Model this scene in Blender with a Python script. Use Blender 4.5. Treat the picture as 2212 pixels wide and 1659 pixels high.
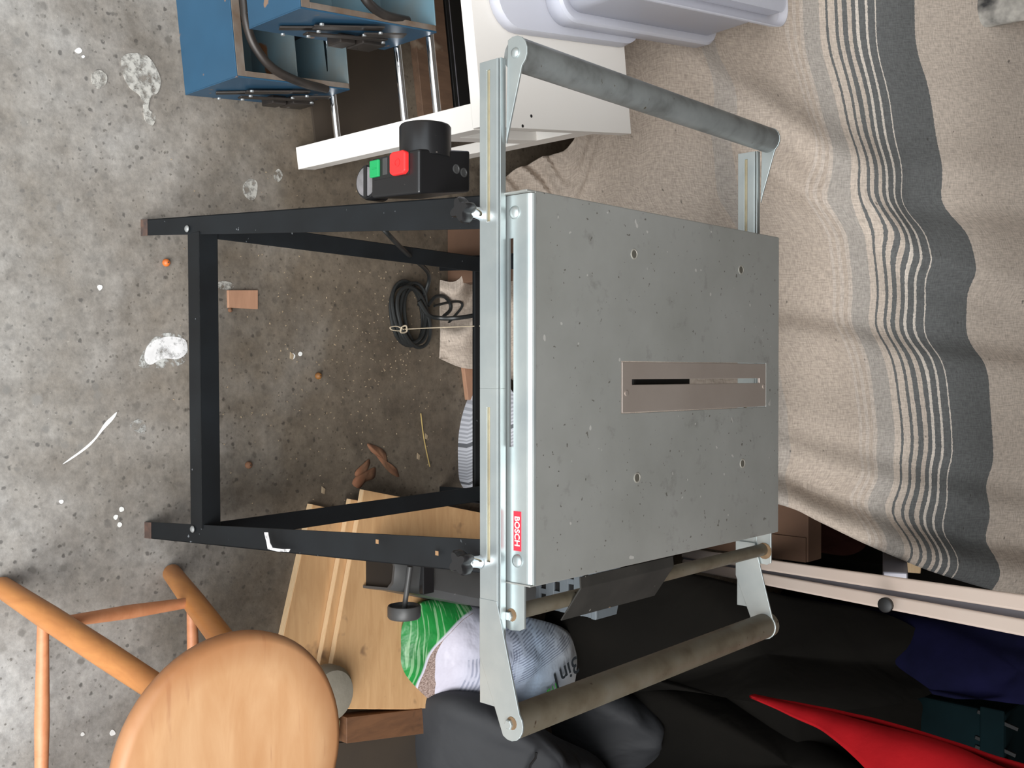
import bpy, bmesh, math, random
from mathutils import Vector, Matrix, noise

for o in list(bpy.data.objects):
    bpy.data.objects.remove(o)
SC = bpy.context.scene
COL = SC.collection
random.seed(7)
PI = math.pi

# ------------------------------------------------------------------ camera
cd = bpy.data.cameras.new('camera')
cd.sensor_fit = 'HORIZONTAL'
cd.sensor_width = 36.0
cd.lens = 2250.0 / 2212.0 * 36.0
cd.clip_start = 0.05
cd.clip_end = 60
cam = bpy.data.objects.new('camera', cd)
cam.matrix_world = Matrix([[0.0, -0.999945, -0.010444, 0.0], [0.682645, 0.007632, -0.73071, 0.0], [0.73075, -0.007129, 0.682608, 1.75], [0, 0, 0, 1]])
COL.objects.link(cam)
SC.camera = cam

# ------------------------------------------------------------------ light
w = bpy.data.worlds.new('sky')
SC.world = w
w.use_nodes = True
bg = w.node_tree.nodes['Background']
bg.inputs[0].default_value = (0.86, 0.94, 1.0, 1)
bg.inputs[1].default_value = 0.9
# bright part of an overcast sky, behind and to the right of the photographer
ld = bpy.data.lights.new('hazy_sun', 'SUN')
ld.energy = 2.6
ld.angle = math.radians(50)
ld.color = (1.0, 0.985, 0.96)
lo = bpy.data.objects.new('hazy_sun', ld)
lo.rotation_euler = Vector((-0.55, 1.0, -0.88)).to_track_quat('-Z', 'Y').to_euler()
lo.location = (2, -4, 4)
COL.objects.link(lo)
vs = SC.view_settings
vs.view_transform = 'Standard'
vs.look = 'None'
vs.gamma = 1.0
vs.use_curve_mapping = False
vs.exposure = 1.05


# ------------------------------------------------------------------ helpers
class MB:
    def __init__(self):
        self.v = []
        self.f = []

    def add(self, vs_, fs):
        n = len(self.v)
        self.v += [tuple(p) for p in vs_]
        self.f += [tuple(i + n for i in q) for q in fs]
        return self

    def box(self, a, b, rz=0.0, piv=None):
        x0, y0, z0 = a
        x1, y1, z1 = b
        p = [(x0, y0, z0), (x1, y0, z0), (x1, y1, z0), (x0, y1, z0), (x0, y0, z1), (x1, y0, z1), (x1, y1, z1), (x0, y1, z1)]
        if rz:
            cx, cy = piv if piv else ((x0 + x1) / 2, (y0 + y1) / 2)
            c, s = math.cos(rz), math.sin(rz)
            p = [(cx + (x - cx) * c - (y - cy) * s, cy + (x - cx) * s + (y - cy) * c, z) for x, y, z in p]
        return self.add(p, [(0, 3, 2, 1), (4, 5, 6, 7), (0, 1, 5, 4), (1, 2, 6, 5), (2, 3, 7, 6), (3, 0, 4, 7)])

    def hexa(self, p):
        return self.add(p, [(0, 3, 2, 1), (4, 5, 6, 7), (0, 1, 5, 4), (1, 2, 6, 5), (2, 3, 7, 6), (3, 0, 4, 7)])

    def bar(self, p0, p1, w0, t0, side, w1=None, t1=None):
        """rectangular bar from p0 to p1; width along 'side', thickness along the third axis"""
        p0, p1 = Vector(p0), Vector(p1)
        d = (p1 - p0).normalized()
        s = Vector(side)
        s = (s - d * s.dot(d)).normalized()
        n = d.cross(s)
        w1 = w0 if w1 is None else w1
        t1 = t0 if t1 is None else t1
        q = []
        for p, w_, t_ in ((p0, w0, t0), (p1, w1, t1)):
            for a, b in ((-1, -1), (1, -1), (1, 1), (-1, 1)):
                q.append(p + s * (a * w_ / 2) + n * (b * t_ / 2))
        return self.hexa(q)

    def tube(self, path, r, n=12, caps=True):
        path = [Vector(p) for p in path]
        rs = r if isinstance(r, (list, tuple)) else [r] * len(path)
        rings = []
        prev = None
        for i, p in enumerate(path):
            a = path[max(i - 1, 0)]
            b = path[min(i + 1, len(path) - 1)]
            d = (b - a).normalized()
            if prev is None:
                h = Vector((0, 0, 1)) if abs(d.z) < 0.9 else Vector((1, 0, 0))
            else:
                h = prev
            u = (h - d * h.dot(d)).normalized()
            prev = u
            v = d.cross(u)
            rings.append([p + u * (math.cos(2 * PI * k / n) * rs[i]) + v * (math.sin(2 * PI * k / n) * rs[i]) for k in range(n)])
        vs_ = [q for ring in rings for q in ring]
        fs = []
        for i in range(len(path) - 1):
            for k in range(n):
                a = i * n + k
                b = i * n + (k + 1) % n
                fs.append((a, b, b + n, a + n))
        if caps:
            fs.append(tuple(range(n - 1, -1, -1)))
            fs.append(tuple((len(path) - 1) * n + k for k in range(n)))
        return self.add(vs_, fs)

    def prism(self, pts, d):
        """extrude a planar polygon by the vector d"""
        n = len(pts)
        a = [Vector(p) for p in pts]
        b = [p + Vector(d) for p in a]
        fs = [tuple(range(n - 1, -1, -1)), tuple(range(n, 2 * n))]
        fs += [(i, (i + 1) % n, (i + 1) % n + n, i + n) for i in range(n)]
        return self.add(a + b, fs)

    def lathe(self, prof, c, axis='z', n=24):
        vs_ = []
        for r, h in prof:
            for k in range(n):
                x, y = r * math.cos(2 * PI * k / n), r * math.sin(2 * PI * k / n)
                q = {'z': (x, y, h), 'x': (h, x, y), 'y': (y, h, x)}[axis]
                vs_.append((c[0] + q[0], c[1] + q[1], c[2] + q[2]))
        fs = []
        for i in range(len(prof) - 1):
            for k in range(n):
                a, b = i * n + k, i * n + (k + 1) % n
                fs.append((a, b, b + n, a + n))
        fs.append(tuple(range(n - 1, -1, -1)))
        fs.append(tuple((len(prof) - 1) * n + k for k in range(n)))
        return self.add(vs_, fs)

    def plate(self, us, vs_, holes, fn, t):
        """grid plate: us x vs_ lines with some cells left out; fn(u, v) -> point, t = thickness vector"""
        nu, nv = len(us), len(vs_)
        t = Vector(t)
        p = [Vector(fn(u, v)) for v in vs_ for u in us]
        q = [a + t for a in p]
        n = nu * nv
        fs = []
        full = lambda i, j: 0 <= i < nu - 1 and 0 <= j < nv - 1 and (i, j) not in holes
        for j in range(nv - 1):
            for i in range(nu - 1):
                if not full(i, j):
                    continue
                a, b, c, d = j * nu + i, j * nu + i + 1, (j + 1) * nu + i + 1, (j + 1) * nu + i
                fs += [(a, b, c, d), (d + n, c + n, b + n, a + n)]
                for (di, dj, e0, e1) in ((0, -1, a, b), (1, 0, b, c), (0, 1, c, d), (-1, 0, d, a)):
                    if not full(i + di, j + dj):
                        fs.append((e1, e0, e0 + n, e1 + n))
        return self.add(p + q, fs)

    def build(self, name, mat, parent=None, smooth=False, bevel=0, seg=2, label=None, cat=None, group=None, kind=None, angle=40):
        return finish(name, self.v, self.f, mat, parent, smooth, bevel, seg, label, cat, group, kind, angle)


def root_loc(p):
    while p.parent:
        p = p.parent
    return Vector(p.location)


def finish(name, v, f, mat, parent=None, smooth=False, bevel=0, seg=2, label=None, cat=None, group=None, kind=None, angle=40, uv=None):
    me = bpy.data.meshes.new(name)
    if parent:
        org = root_loc(parent)
    else:
        xs = [p[0] for p in v]; ys = [p[1] for p in v]; zs = [p[2] for p in v]
        org = Vector(((min(xs) + max(xs)) / 2, (min(ys) + max(ys)) / 2, min(zs)))
    me.from_pydata([tuple(Vector(p) - org) for p in v], [], f)
    me.update()
    bm = bmesh.new()
    bm.from_mesh(me)
    bmesh.ops.recalc_face_normals(bm, faces=bm.faces)
    bm.to_mesh(me)
    bm.free()
    if uv:
        layer = me.uv_layers.new(name='UVMap')
        for lp in me.loops:
            layer.data[lp.index].uv = uv[lp.vertex_index]
    me.materials.append(mat)
    o = bpy.data.objects.new(name, me)
    COL.objects.link(o)
    if parent:
        o.parent = parent
    else:
        o.location = org
    if smooth:
        for p in me.polygons:
            p.use_smooth = True
        me.set_sharp_from_angle(angle=math.radians(angle))
    if bevel:
        b = o.modifiers.new('bevel', 'BEVEL')
        b.width = bevel
        b.segments = seg
        b.limit_method = 'ANGLE'
        b.angle_limit = math.radians(40)
    tag(o, label, cat, group, kind)
    return o


def tag(o, label=None, cat=None, group=None, kind=None):
    if label: o['label'] = label
    if cat: o['category'] = cat
    if group: o['group'] = group
    if kind: o['kind'] = kind


def thing(name, loc, label, cat, group=None):
    o = bpy.data.objects.new(name, None)
    o.empty_display_size = 0.1
    o.location = loc
    COL.objects.link(o)
    tag(o, label, cat, group)
    return o


def text(name, s, size, frame, mat, parent, bold=0.0):
    """flat lettering; frame = 4x4 world matrix of the text plane"""
    cu = bpy.data.curves.new(name, 'FONT')
    cu.body = s
    cu.size = size
    cu.offset = bold
    cu.align_x = 'CENTER'
    cu.align_y = 'CENTER'
    cu.extrude = 0.0002
    ob = bpy.data.objects.new(name, cu)
    COL.objects.link(ob)
    dg = bpy.context.evaluated_depsgraph_get()
    dg.update()
    me = bpy.data.meshes.new_from_object(ob.evaluated_get(dg))
    bpy.data.objects.remove(ob)
    me.transform(Matrix.Translation(-root_loc(parent)) @ frame)
    me.materials.clear()
    me.materials.append(mat)
    o = bpy.data.objects.new(name, me)
    COL.objects.link(o)
    o.parent = parent
    return o


def frame(o, x, y):
    x, y = Vector(x).normalized(), Vector(y).normalized()
    z = x.cross(y)
    return Matrix(((x.x, y.x, z.x, o[0]), (x.y, y.y, z.y, o[1]), (x.z, y.z, z.z, o[2]), (0, 0, 0, 1)))


def catmull(pts, n, closed=False):
    pts = [Vector(p) for p in pts]
    out = []
    m = len(pts)
    segs = m if closed else m - 1
    for i in range(segs):
        if closed:
            a, b, c, d = pts[(i - 1) % m], pts[i], pts[(i + 1) % m], pts[(i + 2) % m]
        else:
            a, b, c, d = pts[max(i - 1, 0)], pts[i], pts[i + 1], pts[min(i + 2, m - 1)]
        for k in range(n):
            t = k / n
            out.append(0.5 * ((2 * b) + (c - a) * t + (2 * a - 5 * b + 4 * c - d) * t * t + (3 * b - a - 3 * c + d) * t ** 3))
    if not closed:
        out.append(pts[-1].copy())
    return out


def heap(name, outline, dome, mat, base_z=0.0, rings=12, wr=0.01, wf=6.0, n=6, power=2.2, parent=None, **kw):
    """soft heap: closed 3D outline, domed top, sides falling to base_z"""
    ol = catmull(outline, n, True)
    m = len(ol)
    c = sum(ol, Vector()) / m
    v, f, uv = [], [], []
    xs = [p.x for p in ol]; ys = [p.y for p in ol]
    # skirt
    for p in ol:
        q = p + (c - p) * 0.03
        v.append((q.x, q.y, min(base_z, p.z)))
    for r in range(rings + 1):
        t = 1 - r / (rings + 0.35)
        for p in ol:
            q = c + (p - c) * t
            h = dome * (1 - t ** power)
            nz = noise.noise(Vector((q.x * wf, q.y * wf, 3.1))) + 0.5 * noise.noise(Vector((q.x * wf * 2.3, q.y * wf * 2.3, 9.7)))
            k = min(1, 2.5 * (1 - t) + 0.15)
            v.append((q.x + 0.4 * wr * nz * k, q.y + 0.4 * wr * nz * k, max(q.z + h + wr * nz * k, base_z + 0.002)))
    for r in range(rings + 1):
        for k in range(m):
            a, b = r * m + k, r * m + (k + 1) % m
            f.append((a, b, b + m, a + m))
    f.append(tuple((rings + 1) * m + k for k in range(m)))
    f.append(tuple(range(m - 1, -1, -1)))
    for p in v:
        uv.append(((p[0] - min(xs)) / (max(xs) - min(xs)), (p[1] - min(ys)) / (max(ys) - min(ys))))
    return finish(name, v, f, mat, parent, smooth=True, angle=75, uv=uv, **kw)


# ------------------------------------------------------------------ materials
def newmat(name):
    m = bpy.data.materials.new(name)
    m.use_nodes = True
    nt = m.node_tree
    b = nt.nodes['Principled BSDF']
    return m, nt, b


def N(nt, typ, **kw):
    n = nt.nodes.new(typ)
    for k, v in kw.items():
        if k.startswith('i_'):
            n.inputs[k[2:].replace('_', ' ')].default_value = v
        elif k.startswith('n'):
            n.inputs[int(k[1:])].default_value = v
        else:
            setattr(n, k, v)
    return n


def L(nt, a, b):
    nt.links.new(a, b)


def coords(nt, scale=(1, 1, 1), rot=(0, 0, 0), kind='Object', loc=(0, 0, 0)):
    tc = N(nt, 'ShaderNodeTexCoord')
    mp = N(nt, 'ShaderNodeMapping')
    mp.inputs['Scale'].default_value = scale
    mp.inputs['Rotation'].default_value = rot
    mp.inputs['Location'].default_value = loc
    L(nt, tc.outputs[kind], mp.inputs[0])
    return mp.outputs[0]


def noise_tex(nt, vec, scale, detail=3, rough=0.55, dist=0.0):
    n = N(nt, 'ShaderNodeTexNoise')
    n.inputs['Scale'].default_value = scale
    n.inputs['Detail'].default_value = detail
    n.inputs['Roughness'].default_value = rough
    n.inputs['Distortion'].default_value = dist
    L(nt, vec, n.inputs['Vector'])
    return n.outputs['Fac']


def ramp(nt, fac, stops, interp='LINEAR'):
    r = N(nt, 'ShaderNodeValToRGB')
    r.color_ramp.interpolation = interp
    e = r.color_ramp.elements
    while len(e) < len(stops):
        e.new(0.5)
    for i, (p, c) in enumerate(stops):
        e[i].position = p
        e[i].color = c if len(c) == 4 else tuple(c) + (1,)
    L(nt, fac, r.inputs[0])
    return r.outputs[0]


def g(v):
    return (v, v, v)


def mix(nt, fac, a, b, mode='MIX'):
    m = N(nt, 'ShaderNodeMix', data_type='RGBA', blend_type=mode)
    for s, x in ((m.inputs[0], fac), (m.inputs[6], a), (m.inputs[7], b)):
        if hasattr(x, 'is_linked') or hasattr(x, 'links'):
            L(nt, x, s)
        elif isinstance(x, (int, float)):
            s.default_value = x
        else:
            s.default_value = tuple(x) + (1,) if len(x) == 3 else x
    return m.outputs[2]


def math_(nt, op, a, b=0.0, clamp=False):
    m = N(nt, 'ShaderNodeMath', operation=op, use_clamp=clamp)
    for i, x in enumerate((a, b)):
        if hasattr(x, 'links'):
            L(nt, x, m.inputs[i])
        else:
            m.inputs[i].default_value = x
    return m.outputs[0]


def bump(nt, b, h, strength=0.2, dist=0.01):
    n = N(nt, 'ShaderNodeBump')
    n.inputs['Strength'].default_value = strength
    n.inputs['Distance'].default_value = dist
    L(nt, h, n.inputs['Height'])
    L(nt, n.outputs[0], b.inputs['Normal'])


def plain(name, c, rough=0.5, metal=0.0, c2=None, scale=8.0, bmp=0.0, spots=None, spot_scale=60.0, spot_t=0.72, stretch=(1, 1, 1), c3=None):
    """two-tone noise colour, optional specks and fine relief"""
    m, nt, b = newmat(name)
    v = coords(nt, stretch)
    f = noise_tex(nt, v, scale, 4)
    c2 = c2 or tuple(x * 0.8 for x in c)
    stops = [(0.32, c2), (0.68, c)] if not c3 else [(0.25, c2), (0.5, c), (0.75, c3)]
    col = ramp(nt, f, stops)
    if spots:
        sf = noise_tex(nt, v, spot_scale, 2)
        sm = ramp(nt, sf, [(spot_t, g(0)), (spot_t + 0.03, g(1))])
        col = mix(nt, sm, col, spots)
    L(nt, col, b.inputs['Base Color'])
    b.inputs['Roughness'].default_value = rough
    b.inputs['Metallic'].default_value = metal
    if bmp:
        bump(nt, b, noise_tex(nt, v, scale * 6, 3), bmp, 0.004)
    return m


def cloth(name, c, c2, scale=5.0):
    m = plain(name, c, 0.95, 0, c2=c2, scale=scale, bmp=0.15)
    m.node_tree.nodes['Principled BSDF'].inputs['Specular IOR Level'].default_value = 0.08
    return m


def seat_mat():
    m, nt, b = newmat('varnished_beech_seat')
    v = coords(nt, (2, 9, 9), (0, 0, 0.75))
    f = noise_tex(nt, v, 3.0, 5, 0.6, 0.5)
    col = ramp(nt, f, [(0.3, (0.50, 0.265, 0.125)), (0.7, (0.60, 0.36, 0.195))])
    st_ = ramp(nt, noise_tex(nt, coords(nt, (3, 26, 9), (0, 0, 0.9)), 2.2, 3), [(0.66, g(0)), (0.75, g(0.55))])
    col = mix(nt, st_, col, (0.36, 0.17, 0.09))
    d = N(nt, 'ShaderNodeVectorMath', operation='LENGTH')
    mp2 = coords(nt, (1, 1, 0))
    L(nt, mp2, d.inputs[0])
    dd = math_(nt, 'ADD', d.outputs['Value'], math_(nt, 'MULTIPLY', noise_tex(nt, coords(nt), 9, 3), 0.05))
    rim = ramp(nt, dd, [(0.165, g(0)), (0.215, g(0.85))])
    col = mix(nt, rim, col, (0.36, 0.145, 0.055))
    L(nt, col, b.inputs['Base Color'])
    b.inputs['Roughness'].default_value = 0.42
    return m


def concrete():
    m, nt, b = newmat('stained_concrete')
    v = coords(nt)
    a = ramp(nt, noise_tex(nt, v, 2.6, 6, 0.62), [(0.30, (0.17, 0.148, 0.122)), (0.5, (0.29, 0.275, 0.255)), (0.70, (0.42, 0.415, 0.405))])
    fine = ramp(nt, noise_tex(nt, v, 55, 4, 0.7), [(0.3, g(0.72)), (0.7, g(1.22))])
    col = mix(nt, 1.0, a, fine, 'MULTIPLY')
    # dark aggregate grains
    for sc, th, dark, cut in ((58, 0.15, (0.105, 0.10, 0.095), 0.58), (105, 0.16, (0.15, 0.142, 0.13), 0.5), (30, 0.14, (0.19, 0.182, 0.17), 0.6), (20, 0.12, (0.23, 0.22, 0.205), 0.55)):
        vo = N(nt, 'ShaderNodeTexVoronoi')
        vo.inputs['Scale'].default_value = sc
        vo.inputs['Randomness'].default_value = 1.0
        wob = N(nt, 'ShaderNodeVectorMath', operation='ADD')
        nn = N(nt, 'ShaderNodeTexNoise')
        nn.inputs['Scale'].default_value = 130
        L(nt, v, nn.inputs['Vector'])
        sc_ = N(nt, 'ShaderNodeVectorMath', operation='SCALE')
        sc_.inputs[3].default_value = 0.008
        L(nt, nn.outputs['Color'], sc_.inputs[0])
        L(nt, v, wob.inputs[0])
        L(nt, sc_.outputs[0], wob.inputs[1])
        L(nt, wob.outputs[0], vo.inputs['Vector'])
        sep = N(nt, 'ShaderNodeSeparateColor')
        L(nt, vo.outputs['Color'], sep.inputs[0])
        near = ramp(nt, vo.outputs['Distance'], [(th, g(1)), (th + 0.12, g(0))])
        pick = ramp(nt, sep.outputs[0], [(cut, g(0)), (cut + 0.25, g(0.85))])
        k = math_(nt, 'MULTIPLY', near, pick)
        col = mix(nt, k, col, dark)
    # pale flecks of plaster and saw dust
    fl = ramp(nt, noise_tex(nt, v, 140, 2, 0.5), [(0.735, g(0)), (0.76, g(1))])
    col = mix(nt, math_(nt, 'MULTIPLY', fl, 0.5), col, (0.50, 0.48, 0.44))
    # brown grime and daylight falling off inwards, both painted into the concrete
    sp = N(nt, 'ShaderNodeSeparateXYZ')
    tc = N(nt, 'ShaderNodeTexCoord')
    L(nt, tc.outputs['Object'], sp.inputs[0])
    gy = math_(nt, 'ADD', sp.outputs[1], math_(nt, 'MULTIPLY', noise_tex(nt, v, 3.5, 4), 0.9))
    gm = ramp(nt, math_(nt, 'MULTIPLY', gy, 0.2), [(FLOOR_SHADE_GRIME0, g(0)), (FLOOR_SHADE_GRIME1, g(1))])
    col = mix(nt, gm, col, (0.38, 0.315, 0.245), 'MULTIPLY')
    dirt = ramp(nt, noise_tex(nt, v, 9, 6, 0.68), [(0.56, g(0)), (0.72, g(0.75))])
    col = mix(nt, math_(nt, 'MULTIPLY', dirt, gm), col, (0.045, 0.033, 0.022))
    L(nt, col, b.inputs['Base Color'])
    b.inputs['Roughness'].default_value = 0.8
    bump(nt, b, noise_tex(nt, v, 70, 5, 0.7), 0.25, 0.003)
    return m


def wood(name, c1, c2, scale=6.0, stretch=(1, 14, 14), rough=0.5, blot=None, rot=0.0):
    m, nt, b = newmat(name)
    v = coords(nt, stretch, (0, 0, rot))
    f = noise_tex(nt, v, scale, 5, 0.6, 0.6)
    col = ramp(nt, f, [(0.3, c2), (0.7, c1)])
    if blot:
        v2 = coords(nt)
        bm_ = ramp(nt, noise_tex(nt, v2, 16, 3), [(0.66, g(0)), (0.76, g(0.7))])
        col = mix(nt, bm_, col, blot)
    L(nt, col, b.inputs['Base Color'])
    b.inputs['Roughness'].default_value = rough
    bump(nt, b, f, 0.08, 0.003)
    return m


FLOOR_SHADE_GRIME0, FLOOR_SHADE_GRIME1 = 0.075, 0.20  # range of the painted falloff and grime along the floor depth
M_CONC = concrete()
M_WALL = plain('brown_render', (0.27, 0.20, 0.14), 0.9, c2=(0.22, 0.16, 0.11), scale=3, bmp=0.1)
M_CEIL = plain('ceiling_board', (0.24, 0.17, 0.11), 0.9, scale=2)
M_STEEL_TOP = None


def tabletop_mat():
    m, nt, b = newmat('worn_galvanised_sheet')
    v = coords(nt)
    base = ramp(nt, noise_tex(nt, v, 5, 5, 0.6), [(0.3, (0.31, 0.315, 0.295)), (0.7, (0.38, 0.385, 0.37))])
    sm = ramp(nt, noise_tex(nt, v, 30, 4, 0.65), [(0.60, g(0)), (0.76, g(0.45))])
    col = mix(nt, sm, base, (0.17, 0.165, 0.15))
    sp = ramp(nt, noise_tex(nt, v, 150, 1, 0.4), [(0.75, g(0)), (0.78, g(0.75))])
    col = mix(nt, sp, col, (0.09, 0.08, 0.065))
    wh = ramp(nt, noise_tex(nt, coords(nt, loc=(3, 1, 2)), 75, 1, 0.4), [(0.76, g(0)), (0.78, g(0.7))])
    col = mix(nt, wh, col, (0.62, 0.61, 0.58))
    L(nt, col, b.inputs['Base Color'])
    b.inputs['Metallic'].default_value = 0.45
    rg = ramp(nt, noise_tex(nt, v, 9, 4), [(0.3, g(0.40)), (0.7, g(0.52))])
    L(nt, rg, b.inputs['Roughness'])
    bump(nt, b, noise_tex(nt, coords(nt, (40, 2, 40)), 6, 3), 0.03, 0.002)
    return m


M_TOP = tabletop_mat()
M_ZINC = plain('bright_zinc_plate', (0.52, 0.565, 0.56), 0.38, 0.75, c2=(0.42, 0.47, 0.48), scale=14, spots=(0.42, 0.45, 0.45), spot_scale=120, spot_t=0.76)
M_PASS = plain('yellow_passivated_steel', (0.46, 0.40, 0.27), 0.45, 0.5, c2=(0.34, 0.28, 0.18), scale=30)
M_INSERT = plain('brushed_aluminium', (0.46, 0.40, 0.36), 0.42, 0.6, c2=(0.42, 0.36, 0.32), scale=10)
M_TUBE = plain('dull_galvanised_tube', (0.28, 0.30, 0.30), 0.45, 0.55, c2=(0.15, 0.155, 0.15), scale=18, c3=(0.34, 0.36, 0.36), spots=(0.12, 0.10, 0.075), spot_scale=70, spot_t=0.73)
M_TUBE_RUST = plain('rust_stained_tube', (0.150, 0.128, 0.092), 0.55, 0.4, c2=(0.095, 0.075, 0.050), scale=20, c3=(0.175, 0.158, 0.125), spots=(0.06, 0.04, 0.025), spot_scale=70, spot_t=0.70)
M_RUST = plain('rust_patch', (0.20, 0.125, 0.065), 0.85, 0.0, c2=(0.13, 0.08, 0.04), scale=90)
M_BLACK = plain('chipped_black_enamel', (0.0085, 0.0105, 0.0125), 0.5, 0.0, c2=(0.0055, 0.0063, 0.0072), scale=9, spots=(0.13, 0.14, 0.15), spot_scale=65, spot_t=0.735)
M_BLACK.node_tree.nodes['Principled BSDF'].inputs['Specular IOR Level'].default_value = 0.3
M_KNOB = plain('black_plastic', (0.013, 0.013, 0.014), 0.3, 0.0, scale=10, spots=(0.10, 0.09, 0.08), spot_scale=90, spot_t=0.76)
M_DUSTBLK = plain('dusty_black_plastic', (0.013, 0.012, 0.010), 0.72, 0.0, c2=(0.022, 0.020, 0.017), scale=22, spots=(0.20, 0.19, 0.17), spot_scale=120, spot_t=0.735)
M_GREYPL = plain('dark_grey_plastic', (0.066, 0.066, 0.066), 0.45, 0.0, c2=(0.046, 0.046, 0.046), scale=7, spots=(0.16, 0.16, 0.16), spot_scale=60, spot_t=0.77)
M_CHROME = plain('chrome', (0.85, 0.86, 0.88), 0.08, 1.0, c2=(0.8, 0.8, 0.82))
M_RED = plain('red_plastic', (0.75, 0.03, 0.03), 0.4, 0.0, c2=(0.70, 0.02, 0.02))
M_GREEN = plain('green_plastic', (0.01, 0.30, 0.09), 0.4, 0.0, c2=(0.01, 0.26, 0.08))
M_STICK = plain('red_sticker', (0.72, 0.02, 0.045), 0.5, 0.0, c2=(0.66, 0.02, 0.04))
M_WHITE = plain('white_print', (0.85, 0.85, 0.84), 0.6, 0.0, c2=(0.8, 0.8, 0.8))
M_MELA = plain('white_melamine', (0.80, 0.77, 0.73), 0.42, 0.0, c2=(0.78, 0.745, 0.70), scale=3)
M_BLUE = plain('worn_blue_enamel', (0.024, 0.082, 0.150), 0.42, 0.15, c2=(0.020, 0.065, 0.118), scale=5, spots=(0.20, 0.13, 0.09), spot_scale=26, spot_t=0.70)
M_BLUEIN = plain('lit_grimy_blue_enamel', (0.115, 0.215, 0.27), 0.5, 0.1, c2=(0.13, 0.15, 0.15), scale=7, spots=(0.20, 0.09, 0.04), spot_scale=12, spot_t=0.68)  # inner blue lightened for light reaching the trays, with grime and rust
M_RIMRUST = plain('worn_bare_edge', (0.20, 0.17, 0.145), 0.55, 0.3, c2=(0.13, 0.085, 0.055), scale=25)
M_PLY = wood('pale_plywood', (0.57, 0.35, 0.175), (0.47, 0.27, 0.125), 5, (2, 12, 12), 0.6, (0.15, 0.085, 0.05))
M_PLYEDGE = wood('plywood_edge', (0.66, 0.48, 0.29), (0.56, 0.38, 0.21), 8, (1, 30, 60), 0.7)
M_PLYDARK = wood('brown_batten', (0.16, 0.075, 0.035), (0.105, 0.05, 0.025), 6, (12, 2, 12), 0.6, (0.03, 0.02, 0.012))
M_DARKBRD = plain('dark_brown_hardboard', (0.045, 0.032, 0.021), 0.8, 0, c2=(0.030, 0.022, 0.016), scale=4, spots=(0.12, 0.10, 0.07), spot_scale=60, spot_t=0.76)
M_STOOL = wood('varnished_beech', (0.66, 0.36, 0.155), (0.53, 0.245, 0.09), 3.2, (2, 9, 9), 0.38, (0.42, 0.20, 0.09), 0.6)
M_STOOLLEG = wood('orange_varnished_beech', (0.47, 0.20, 0.060), (0.36, 0.14, 0.042), 5, (9, 9, 2), 0.42)
M_RUNG = wood('pinkish_beech_rung', (0.56, 0.245, 0.12), (0.46, 0.18, 0.08), 5, (9, 9, 2), 0.5)
M_CABLE = plain('black_rubber_cable', (0.016, 0.017, 0.017), 0.42, 0, c2=(0.010, 0.011, 0.011), scale=30)
M_STRING = plain('beige_string', (0.48, 0.40, 0.29), 0.9, 0, scale=80)
M_OFFCUT = wood('laminate_offcut', (0.44, 0.245, 0.155), (0.37, 0.20, 0.125), 9, (2, 14, 14), 0.55)
M_ORANGE = plain('orange_berry', (0.62, 0.16, 0.025), 0.5, 0, c2=(0.40, 0.09, 0.02), scale=60)
M_OCHRE = plain('brown_berry', (0.30, 0.125, 0.025), 0.6, 0, c2=(0.17, 0.07, 0.02), scale=60)
M_LEAF = plain('dry_leaf', (0.24, 0.10, 0.05), 0.85, 0, c2=(0.12, 0.065, 0.035), scale=20, bmp=0.2)
M_STRAW = plain('straw', (0.46, 0.33, 0.12), 0.8)
M_CHIP = plain('pale_wood_chip', (0.42, 0.33, 0.22), 0.9, c2=(0.26, 0.19, 0.12), scale=40)
M_PAINT = plain('dried_white_paint', (0.82, 0.82, 0.80), 0.7, 0, c2=(0.72, 0.72, 0.70), scale=40)
M_GREYFAB = plain('charcoal_nylon', (0.022, 0.0235, 0.027), 0.75, 0, c2=(0.016, 0.017, 0.020), scale=5, bmp=0.1)
M_BLKFAB = cloth('black_cloth', (0.0085, 0.0075, 0.0062), (0.0062, 0.0056, 0.0048))
M_REDFAB = cloth('red_cloth', (0.40, 0.010, 0.014), (0.33, 0.008, 0.012), 12)
M_NAVY = cloth('navy_plastic_sack', (0.0075, 0.0075, 0.032), (0.004, 0.0045, 0.016), 9)
M_TEAL = cloth('dark_teal_crate', (0.006, 0.017, 0.020), (0.005, 0.012, 0.014), 6)
M_ALU = plain('warm_lit_ladder_rail', (0.80, 0.66, 0.57), 0.4, 0.0, c2=(0.77, 0.62, 0.53), scale=4)  # cream tint is warm light put into the rail colour
M_RUNGALU = plain('grey_ladder_rung', (0.27, 0.265, 0.30), 0.4, 0.4, c2=(0.22, 0.215, 0.24), scale=6)
M_CARD = plain('brown_cardboard', (0.22, 0.10, 0.05), 0.85, 0, c2=(0.17, 0.078, 0.038), scale=6)
M_CARD2 = plain('dull_cardboard', (0.125, 0.066, 0.038), 0.85, 0, c2=(0.095, 0.05, 0.03), scale=9)
M_MAROON = cloth('maroon_cloth', (0.035, 0.012, 0.009), (0.022, 0.008, 0.006), 9)
M_RAG = plain('white_and_black_rag', (0.62, 0.58, 0.52), 0.9, 0, c2=(0.03, 0.03, 0.03), scale=14)
M_STONE = plain('grey_concrete_cap', (0.26, 0.235, 0.19), 0.9, 0, c2=(0.20, 0.18, 0.14), scale=12, bmp=0.2)
M_BRASS = plain('tarnished_yellow_tin', (0.36, 0.30, 0.15), 0.45, 0.4, c2=(0.12, 0.09, 0.05), scale=22)
M_DARKIN = plain('very_dark_plastic', (0.010, 0.010, 0.010), 0.5)
M_BROWNPL = wood('brown_plank', (0.16, 0.095, 0.06), (0.11, 0.065, 0.042), 5, (12, 2, 12), 0.65, (0.30, 0.24, 0.18))


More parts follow.
